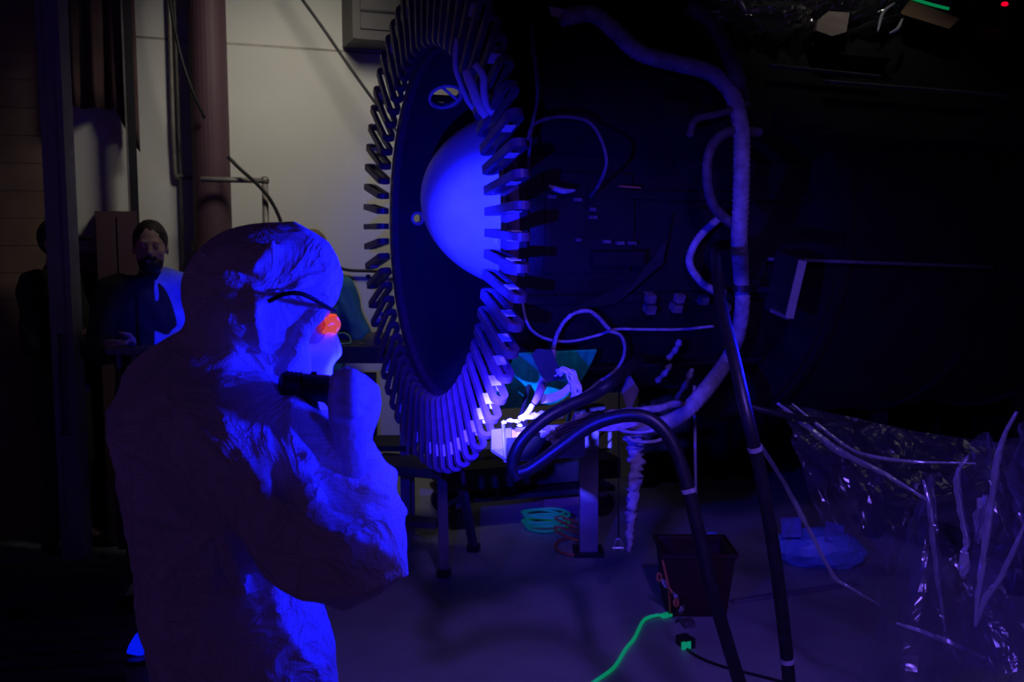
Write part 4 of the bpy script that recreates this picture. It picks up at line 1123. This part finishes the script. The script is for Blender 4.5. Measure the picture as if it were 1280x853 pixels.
def hand_into(F, w, d, side, curl=.5, s=1.0):
    """w wrist, d direction of the fingers, side: towards the thumb"""
    w, d, side = Vector(w), Vector(d).normalized(), Vector(side).normalized()
    n = d.cross(side).normalized()
    ax = (d, side, n)
    F.ell(w + d * .045 * s, (.052 * s, .040 * s, .017 * s), ax, .012)
    for i, (b, L) in enumerate(((.028, .070), (.010, .078), (-.010, .072), (-.028, .056))):
        r = w + d * .085 * s + side * b * s
        p1 = r + (d * math.cos(curl * .5) + n * math.sin(curl * .5)) * L * .45 * s
        p2 = p1 + (d * math.cos(curl * 1.4) + n * math.sin(curl * 1.4)) * L * .32 * s
        p3 = p2 + (d * math.cos(curl * 2.2) + n * math.sin(curl * 2.2)) * L * .26 * s
        F.chain([r, p1, p2, p3], [.0095 * s, .0088 * s, .008 * s, .007 * s], .003)
    r = w + d * .02 * s + side * .03 * s
    F.chain([r, r + (d * .6 + side * .7) * .04 * s, r + (d * .9 + side * .55) * .07 * s + n * .012 * s], [.013 * s, .011 * s, .009 * s], .006)
def standing_person(label, loc_, heading, H, top_m, leg_m, hair_m, cap=False, beard=False, arms='down', coat=None, long_coat=False, lean=0.0, hands=True):
    """heading: unit vector the person faces; a body in one skin, clothes and hair as children"""
    x, y = loc_; f = Vector((heading[0], heading[1], 0)).normalized(); l = Vector((-f.y, f.x, 0)); u = Z
    s = H / 1.78
    base = Vector((x, y, 0))
    t = thing('person', label, 'person', base)
    A = lambda a, b, c: base + f * ((a + lean * max(0, c - .9)) * s) + l * (b * s) + u * (c * s)
    lo = base + Vector((-.62, -.62, -.01)); hi = base + Vector((.62, .62, H + .06))
    ax = (f, l, u); h = .0075
    hips = {b: A(0, b * .095, .92) for b in (-1, 1)}
    knee = {b: A(.03, b * .105, .50) for b in (-1, 1)}
    ank = {b: A(-.01, b * .11, .09) for b in (-1, 1)}
    sho = {b: A(-.005, b * .185, 1.44) for b in (-1, 1)}
    if arms == 'folded':
        elb = {b: A(.06, b * .27, 1.15) for b in (-1, 1)}; wri = {1: A(.25, -.06, 1.18), -1: A(.22, .08, 1.13)}
    else:
        elb = {b: A(-.03, b * .255, 1.14) for b in (-1, 1)}; wri = {b: A(.06, b * .27, .89) for b in (-1, 1)}
    hc = A(.02, 0, 1.655)
    B = Field(lo, hi, h)
    B.ell(A(0, 0, 1.27), (.105 * s, .165 * s, .22 * s), ax, .03); B.ell(A(0, 0, 1.02), (.10 * s, .15 * s, .17 * s), ax, .05)
    for b in (-1, 1):
        B.chain([hips[b], knee[b], ank[b]], [.085 * s, .056 * s, .040 * s], .03)
        B.chain([ank[b], ank[b] + f * .16 * s - u * .045 * s], [.040 * s, .032 * s], .02)
        B.chain([sho[b], elb[b], wri[b]], [.054 * s, .040 * s, .028 * s], .03)
        d = (wri[b] - elb[b]).normalized()
        if hands: hand_into(B, wri[b], d, f if arms == 'down' else u, .5, s)
    B.cap(A(-.02, 0, 1.42), A(.0, 0, 1.56), .062 * s, .054 * s, .03)
    head_into(B, hc, f, l, u, s)
    B.build('body', M['skin'], t)
    J = Field(lo, hi, h); e = .014
    J.ell(A(0, 0, 1.27), (.118 * s + e, .178 * s + e, .22 * s + e), ax, .03); J.ell(A(.005, 0, 1.02), (.112 * s + e, .158 * s + e, .17 * s), ax, .05)
    J.cap(A(-.01, -.13, 1.44), A(-.01, .13, 1.44), .062 * s + e, .062 * s + e, .04)
    J.cap(A(-.015, 0, 1.45), A(-.008, 0, 1.505), .068 * s, .064 * s, .02)
    if long_coat: J.ell(A(0, 0, .85), (.14 * s, .19 * s, .30 * s), ax, .06)
    for b in (-1, 1):
        J.chain([sho[b], elb[b], wri[b] - (wri[b] - elb[b]).normalized() * .02], [.062 * s + e, .048 * s + e, .036 * s + e], .03)
    X = J.grid()
    J.F += .006 * np.sin(X[..., 2] * 34 + 6 * np.sin(X[..., 0] * 9 + X[..., 1] * 7)) * np.sin(X[..., 0] * 21 + X[..., 1] * 17)
    J.build('jacket', top_m, t)
    T = Field(lo, base + Vector((.62, .62, 1.15 * s)), h)
    T.ell(A(0, 0, .96), (.115 * s, .165 * s, .12 * s), ax, .03)
    for b in (-1, 1): T.chain([hips[b], knee[b], ank[b] - u * .01], [.100 * s, .074 * s, .062 * s], .03)
    T.build('trousers', leg_m, t)
    for b in (-1, 1):
        G = Field(ank[b] - Vector((.3, .3, .1)), ank[b] + Vector((.3, .3, .1)), h)
        G.cap(ank[b] - u * .04 - f * .03, ank[b] - u * .05 + f * .15, .045, .040, .02); G.F = np.maximum(G.F, -(G.grid()[..., 2] - .001))
        G.build('shoe', M['rubber'], t)
    if cap:
        K = Field(hc - Vector((.25, .25, .2)), hc + Vector((.25, .25, .25)), .006)
        K.ell(hc + u * .035 * s - f * .01, (.108 * s, .088 * s, .100 * s), ax, .01); K.half(hc + u * .035, u)
        K.build('cap_crown', M['blackcloth'], t)
        br = [hc + u * (.040 - .012 * i * .2) + f * (.085 + .10 * math.cos(g)) + l * (.075 * math.sin(g)) for i, g in enumerate([(-1.57 + 3.14 * k / 12) for k in range(13)])]
        mesh('cap_brim', prism(br, u * .008), M['blackcloth'], t)
    Hh = Field(hc - Vector((.2, .2, .2)), hc + Vector((.2, .2, .2)), .005)
    Hh.ell(hc - f * .020 * s + u * .030 * s, (.098 * s, .084 * s, .104 * s), ax, .01)
    Hh.ell(hc + f * .072 * s - u * .055 * s, (.075 * s, .10 * s, .092 * s), ax, .02, cut=True)
    Hh.half(hc - u * .075, u)
    XX = Hh.grid(); Hh.F += .0012 * np.sin(XX[..., 0] * 160 + 3 * np.sin(XX[..., 2] * 50)) * np.sin(XX[..., 1] * 150)
    Hh.build('hair', hair_m, t)
    if beard:
        Bd = Field(hc - Vector((.2, .2, .25)), hc + Vector((.2, .2, .15)), .005)
        Bd.ell(hc + f * .040 * s - u * .082 * s, (.060 * s, .060 * s, .052 * s), ax, .01)
        Bd.cap(hc + f * .090 - u * .052 - l * .022, hc + f * .090 - u * .052 + l * .022, .008, .008, .008)
        Bd.ell(hc + f * .107 * s - u * .071 * s, (.018 * s, .018 * s, .008 * s), ax, .002, cut=True)
        Bd.ell(hc + f * .075 * s - u * .022 * s, (.05 * s, .05 * s, .028 * s), ax, .006, cut=True)
        XX = Bd.grid(); Bd.F += .003 * np.sin(XX[..., 0] * 170) * np.sin(XX[..., 2] * 120)
        Bd.build('beard', hair_m, t)
    if coat:
        K = Field(lo, hi, h); e = .024
        K.ell(A(-.02, .03, 1.27), (.118 * s + e, .178 * s + e, .24 * s + e), ax, .03); K.ell(A(-.01, .02, .98), (.125 * s + e, .17 * s + e, .30 * s), ax, .05)
        K.cap(A(-.01, .02, 1.45), A(-.01, .14, 1.44), .064 * s + e, .064 * s + e, .04)
        K.chain([sho[1], elb[1], wri[1]], [.064 * s + e, .052 * s + e, .045 * s + e], .03)
        XX = K.grid(); K.F += .010 * np.sin(XX[..., 0] * 30 + XX[..., 1] * 24 + 2 * np.sin(XX[..., 2] * 8))
        K.half(A(0, .012, 1.2), l)
        K.build('draped_coat', coat, t)
    return t
pm = P(188, 305, 4.95)
standing_person('bearded dark-haired man in a black top with a pale coat over one shoulder, watching', (pm.x, pm.y), (.30, -.95), 1.775, M['blackcloth'], M['jeans'], M['hair'], beard=True, arms='folded', coat=M['palecloth'])
pm = P(70, 300, 5.28)
standing_person('man in a dark cap and dark clothes behind the square post, facing right', (pm.x, pm.y), (.97, -.24), 1.79, M['blackcloth'], M['jeans'], M['hair'], cap=True, arms='folded')
pm = P(391, 310, 5.82)
standing_person('fair-haired person in a teal coat seen from behind past the white hood', (pm.x, pm.y), (.25, .97), 1.735, M['tealcloth'], M['jeans'], M['hairblond'], long_coat=True, arms='folded')

# ------------------------------------------------------------------ the inspector in the clean suit
f = Vector((.86, .51, 0)).normalized(); l = Vector((-f.y, f.x, 0)); u = Z       # l: the person's left, away from the camera
base = Vector((-.54, 1.98, 0))
ME = thing('person', 'inspector in a hooded white clean-room coverall, mask and orange glasses, holding a lamp', 'person', base)
lo, hi = (-1.05, 1.45, -.005), (-.05, 2.50, 1.78)
ax = (f, l, u)
Sx = Field(lo, hi, .0085)
chest = P(258, 575, 1.99); waist = P(282, 740, 1.99); hipc = P(312, 850, 1.99)
Sx.ell(chest, (.170, .225, .26), ax, .03)
Sx.ell(P(250, 530, 2.0), (.150, .215, .15), ax, .06)
Sx.ell(waist, (.165, .205, .26), ax, .08)
Sx.ell(hipc, (.170, .205, .24), ax, .08)
hip = {b: Vector((hipc.x, hipc.y, .84)) + l * (b * .10) for b in (-1, 1)}
for b in (-1, 1):
    kn = Vector((hipc.x, hipc.y, .47)) + l * (b * .12) + f * .03
    an = Vector((hipc.x, hipc.y, .08)) + l * (b * .13) - f * .01
    Sx.chain([hip[b], kn, an], [.125, .100, .085], .05)
    Sx.cap(an - f * .04 - u * .02, an + f * .15 - u * .03, .062, .052, .03)
# neck and hood
Sx.cap(P(283, 512, 1.99), P(318, 430, 1.98), .155, .108, .05)
hd = P(326, 368, 1.97)
Sx.ell(hd, (.140, .122, .138), ax, .05)
Sx.ell(P(308, 364, 1.97), (.104, .108, .104), ax, .04)
Sx.ell(P(362, 335, 1.97), (.090, .098, .082), ax, .04)
Sx.ell(P(385, 350, 1.97), (.058, .085, .075), ax, .03)
Sx.ell(P(352, 430, 1.98), (.075, .095, .09), ax, .04)
# right arm (near the camera): shoulder, elbow, forearm raised
sh_, el_, wr_ = P(300, 555, 1.84), P(440, 690, 1.72), P(453, 590, 1.80)
Sx.cap(P(262, 545, 1.90), sh_, .13, .112, .06)
Sx.cap(sh_, P(395, 672, 1.76), .112, .098, .05)
Sx.cap(P(395, 672, 1.76), el_, .098, .082, .05)
Sx.ell(P(474, 680, 1.74), (.048, .070, .062), None, .04)
Sx.cap(el_, P(457, 618, 1.78), .084, .052, .03)
Sx.cap(P(456, 632, 1.785), P(466, 606, 1.79), .048, .034, .025)
Sx.cap(P(452, 606, 1.78), P(442, 562, 1.77), .040, .029, .02)
# left arm (behind): bent up to hold the lamp
ls, le, lw = P(352, 540, 2.14), P(405, 650, 2.10), P(404, 566, 1.94)
Sx.cap(ls, le, .095, .075, .05); Sx.cap(le, lw, .07, .045, .03)
# face opening of the hood
Sx.ell(P(405, 430, 1.985), (.075, .080, .072), ax, .02, cut=True)
# big folds: explicit ridges
def ridge(pts, r=.012, k=.02):
    for a, b in zip(pts, pts[1:]): Sx.cap(a, b, r, r, k)
ridge([P(335, 502, 1.83), P(368, 526, 1.81), P(402, 556, 1.80), P(416, 592, 1.78), P(426, 650, 1.72)], .026, .035)
ridge([P(330, 560, 1.74), P(330, 620, 1.70), P(345, 680, 1.68), P(385, 730, 1.68), P(430, 752, 1.70)], .016, .03)
ridge([P(352, 560, 1.74), P(385, 620, 1.68), P(425, 690, 1.64)], .012, .03)
ridge([P(490, 592, 1.80), P(470, 585, 1.77), P(446, 590, 1.76)], .010, .015)
ridge([P(488, 635, 1.78), P(465, 622, 1.73), P(448, 640, 1.70)], .012, .015)
ridge([P(345, 300, 1.87), P(318, 335, 1.845), P(318, 380, 1.84), P(327, 440, 1.86)], .006, .012)
ridge([P(372, 292, 1.93), P(345, 315, 1.87), P(330, 345, 1.85)], .006, .012)
ridge([P(415, 345, 1.93), P(385, 352, 1.88), P(355, 368, 1.85), P(325, 372, 1.84)], .006, .01)
ridge([P(418, 352, 1.97), P(412, 372, 1.93), P(396, 392, 1.90), P(380, 415, 1.885), P(372, 440, 1.885), P(360, 465, 1.89)], .010, .012)
ridge([P(175, 520, 1.84), P(180, 620, 1.80), P(215, 740, 1.80), P(230, 830, 1.82)], .014, .03)
ridge([P(240, 560, 1.74), P(270, 640, 1.74), P(300, 740, 1.78)], .012, .03)
# fine fabric folds
X = Sx.grid()
w1 = .5 * np.sin(X[..., 2] * 11 + 3 * X[..., 0]) + .4 * np.sin(X[..., 0] * 13 - X[..., 2] * 5) + .3 * np.sin(X[..., 1] * 17 + X[..., 2] * 7)
r1 = (1 - np.abs(np.sin(X[..., 0] * 15 + X[..., 1] * 9 + X[..., 2] * 5 + 2.2 * w1))) ** 3
r2 = (1 - np.abs(np.sin(X[..., 0] * 9 - X[..., 1] * 12 + X[..., 2] * 13 + 2.6 * w1 + 1))) ** 3
r3 = (1 - np.abs(np.sin(X[..., 0] * 24 + X[..., 1] * 20 - X[..., 2] * 28 + 3.0 * w1 + 2))) ** 4
hoodm = np.clip((X[..., 2] - 1.42) / .08, 0, 1)
Sx.F -= (.010 * r1 + .010 * r2) * (1 - .55 * hoodm) + .004 * r3 + .004 * w1
Sx.F = np.maximum(Sx.F, -(X[..., 2] - .001))
del X, w1, r1, r2, r3, hoodm
Sx.build('coverall', SUIT, ME)
# elastic cuff of the right sleeve
mesh('cuff', lathe(P(447, 582, 1.775), (P(440, 540, 1.76) - P(452, 600, 1.79)).normalized(), [(-.014, .034), (-.014, .041), (0, .043), (.012, .040), (.012, .030)], 24), SUIT, ME, smooth=True)
# face inside the hood
HF = Field(hd - Vector((.2, .2, .25)), hd + Vector((.25, .25, .2)), .005)
fh = Vector((.83, .55, -.10)).normalized(); lh = Vector((-fh.y, fh.x, 0)).normalized(); uh = fh.cross(lh)
hcen = P(352, 398, 1.985)
head_into(HF, hcen, fh, lh, uh, .98)
HF.build('face', M['skin'], ME)
# mask
MK = Field(hcen - Vector((.2, .2, .25)), hcen + Vector((.25, .25, .2)), .004)
MK.ell(hcen + fh * .052 - uh * .062, (.066, .066, .058), (fh, lh, uh), .02)
MK.cap(hcen + fh * .100 - uh * .030, hcen + fh * .112 - uh * .055, .016, .022, .02)
MK.ell(hcen + fh * .065 - uh * .105, (.045, .045, .03), (fh, lh, uh), .03)
MK.cap(hcen + fh * .02 - uh * .06 - lh * .062, hcen + fh * .09 - uh * .05 - lh * .03, .014, .012, .02)
MK.half(hcen - uh * .005 + fh * .05, -uh)
XX = MK.grid(); MK.F += .0022 * np.sin(XX[..., 2] * 130 + 3 * np.sin(XX[..., 0] * 20))
MK.build('face_mask', M['mask'], ME)
# glasses: wraparound orange lens, dark temple band over the hood
gl = bpy.data.objects.new('safety_glasses', None); C.objects.link(gl); gl.parent = ME; gl.location = (hcen + fh * .1) - base
def lensgrid():
    V, F = [], []
    nu, nv = 14, 6
    for i in range(nu + 1):
        g = math.radians(-62 + 124 * i / nu)
        for j in range(nv + 1):
            v = j / nv - .5
            rr = .088 + .010 * math.cos(v * 3)
            V.append(hcen + fh * (rr * math.cos(g) * 1.12 + .012) + lh * (rr * math.sin(g) * .92) + uh * (-.006 + v * .042 * (1 - .25 * (g / 1.1) ** 2)))
    for i in range(nu):
        for j in range(nv):
            F.append((i * (nv + 1) + j, (i + 1) * (nv + 1) + j, (i + 1) * (nv + 1) + j + 1, i * (nv + 1) + j + 1))
    return V, F
o = mesh('lens', lensgrid(), M['orange'], gl, smooth=True); md = o.modifiers.new('t', 'SOLIDIFY'); md.thickness = .003; o['label'] = 'glowing orange wraparound lens'
mesh('temple', tube(smoothline([P(418, 389, 1.945), P(405, 382, 1.885), P(390, 373, 1.842), P(374, 367, 1.822), P(355, 368, 1.815), P(336, 377, 1.825)], 6), .0045, 8), M['blackplastic'], gl, smooth=True)
# right hand, a fist in a knit glove
GV = Field(P(440, 500, 1.775) - Vector((.12, .12, .18)), P(440, 500, 1.775) + Vector((.12, .12, .12)), .004)
wv = P(444, 584, 1.755); pc = P(443, 503, 1.785)
GV.cap(wv, P(440, 532, 1.765), .031, .036, .02)
GV.ell(pc, (.048, .038, .054), None, .03)
for i in range(4):     # knuckles towards the right, fingers curl round to the face side
    zc2 = 474 + i * 14.5; k0 = P((450, 464, 466, 458)[i], zc2 + (3 if i == 0 else 0), 1.80); k1 = P(440, zc2 - 3, 1.727); k2 = P(421, zc2 + 2, 1.740); k3 = P(424, zc2 + 6, 1.775)
    r = (.0125, .0135, .013, .0115)[i]
    GV.chain([k0, k1, k2, k3], [r * 1.15, r * 1.05, r, r * .9], .006)
GV.chain([P(438, 522, 1.765), P(424, 498, 1.755), P(425, 476, 1.745), P(432, 466, 1.745)], [.017, .0145, .013, .011], .008)
GV.build('glove', M['glove'], ME)
# left hand behind, around the lamp handle
GL = Field(P(402, 545, 1.905) - Vector((.13, .13, .13)), P(402, 545, 1.905) + Vector((.13, .13, .13)), .004)
GL.cap(P(404, 570, 1.935), P(403, 552, 1.925), .034, .036, .02)
GL.ell(P(404, 540, 1.930), (.034, .030, .044), None, .02)
for i in range(4):
    y0 = 526 + i * 9
    GL.chain([P(414, y0, 1.925), P(418, y0 + 1, 1.895), P(410, y0 + 3, 1.860), P(398, y0 + 4, 1.860)], [.0115, .0105, .0095, .0085], .004)
GL.chain([P(398, 548, 1.915), P(388, 532, 1.895), P(386, 518, 1.875)], [.014, .012, .010], .006)
GL.build('glove', M['glove'], ME)

# ------------------------------------------------------------------ the ultraviolet inspection lamp
lc = P(381, 484, 1.83); la = (P(414, 486, 1.855) - P(350, 481, 1.815)).normalized()
LP = thing('inspection_lamp', 'black pistol-grip ultraviolet lamp held beside the chin of the suited person', 'lamp', lc)
Lh = .092
mesh('head', lathe(lc - la * (Lh / 2), la, [(0, .002), (0, .019), (.004, .0245), (.03, .0255), (.07, .0255), (Lh - .003, .0265), (Lh, .0235), (Lh - .004, .0225), (Lh - .006, .002)], 32), M['blackplastic'], LP, smooth=False)
for k in range(4):
    mesh('cooling_fin', lathe(lc - la * (.036 - k * .008), la, [(0, .025), (0, .0272), (.003, .0272), (.003, .025)], 28), M['blackplastic'], LP)
mesh('switch', box(lc + la * .018 + Z * .0275, (.010, .008, .006)), M['blackplastic'], LP)
g0 = P(386, 499, 1.832); g1 = P(399, 532, 1.85); g2 = P(407, 552, 1.86)
mesh('handle', tube(smoothline([g0 + Z * .01, g0, P(391, 515, 1.84), g1, g2], 5), lambda t: .0155 - .002 * t, 14), M['blackplastic'], LP, smooth=True)
mesh('lens', lathe(lc + la * (Lh / 2 - .005), la, [(0, .0222), (.002, .012), (.0026, .001)], 24), M['lensglow'], LP, smooth=True)
mesh('lanyard', tube(smoothline([lc - la * .044 - Z * .02, P(360, 505, 1.81), P(364, 512, 1.80)], 4), .002, 6), M['blackplastic'], LP)
lens = lc + la * (Lh / 2 + .012)
sp = spot('lamp_beam', lens, P(600, 522, 3.4), 1000, (0.028, 0.012, 1.0), 20, 1.0, .012)
sp2 = spot('lamp_halo', lens, P(622, 286, 3.8), 1250, UV, 17, 0.6, .012)
sp4 = spot('lamp_hotspot', lens, P(628, 525, 3.2), 3600, (0.07, 0.065, 1.0), 12, 1.0, .012)
sp3 = spot('lamp_spill', lens, P(680, 400, 3.7), 230, UV, 66, 1.0, .012)
for q_ in (sp, sp2, sp3, sp4):
    q_.parent = LP; q_.location = lens - Vector(LP.location)
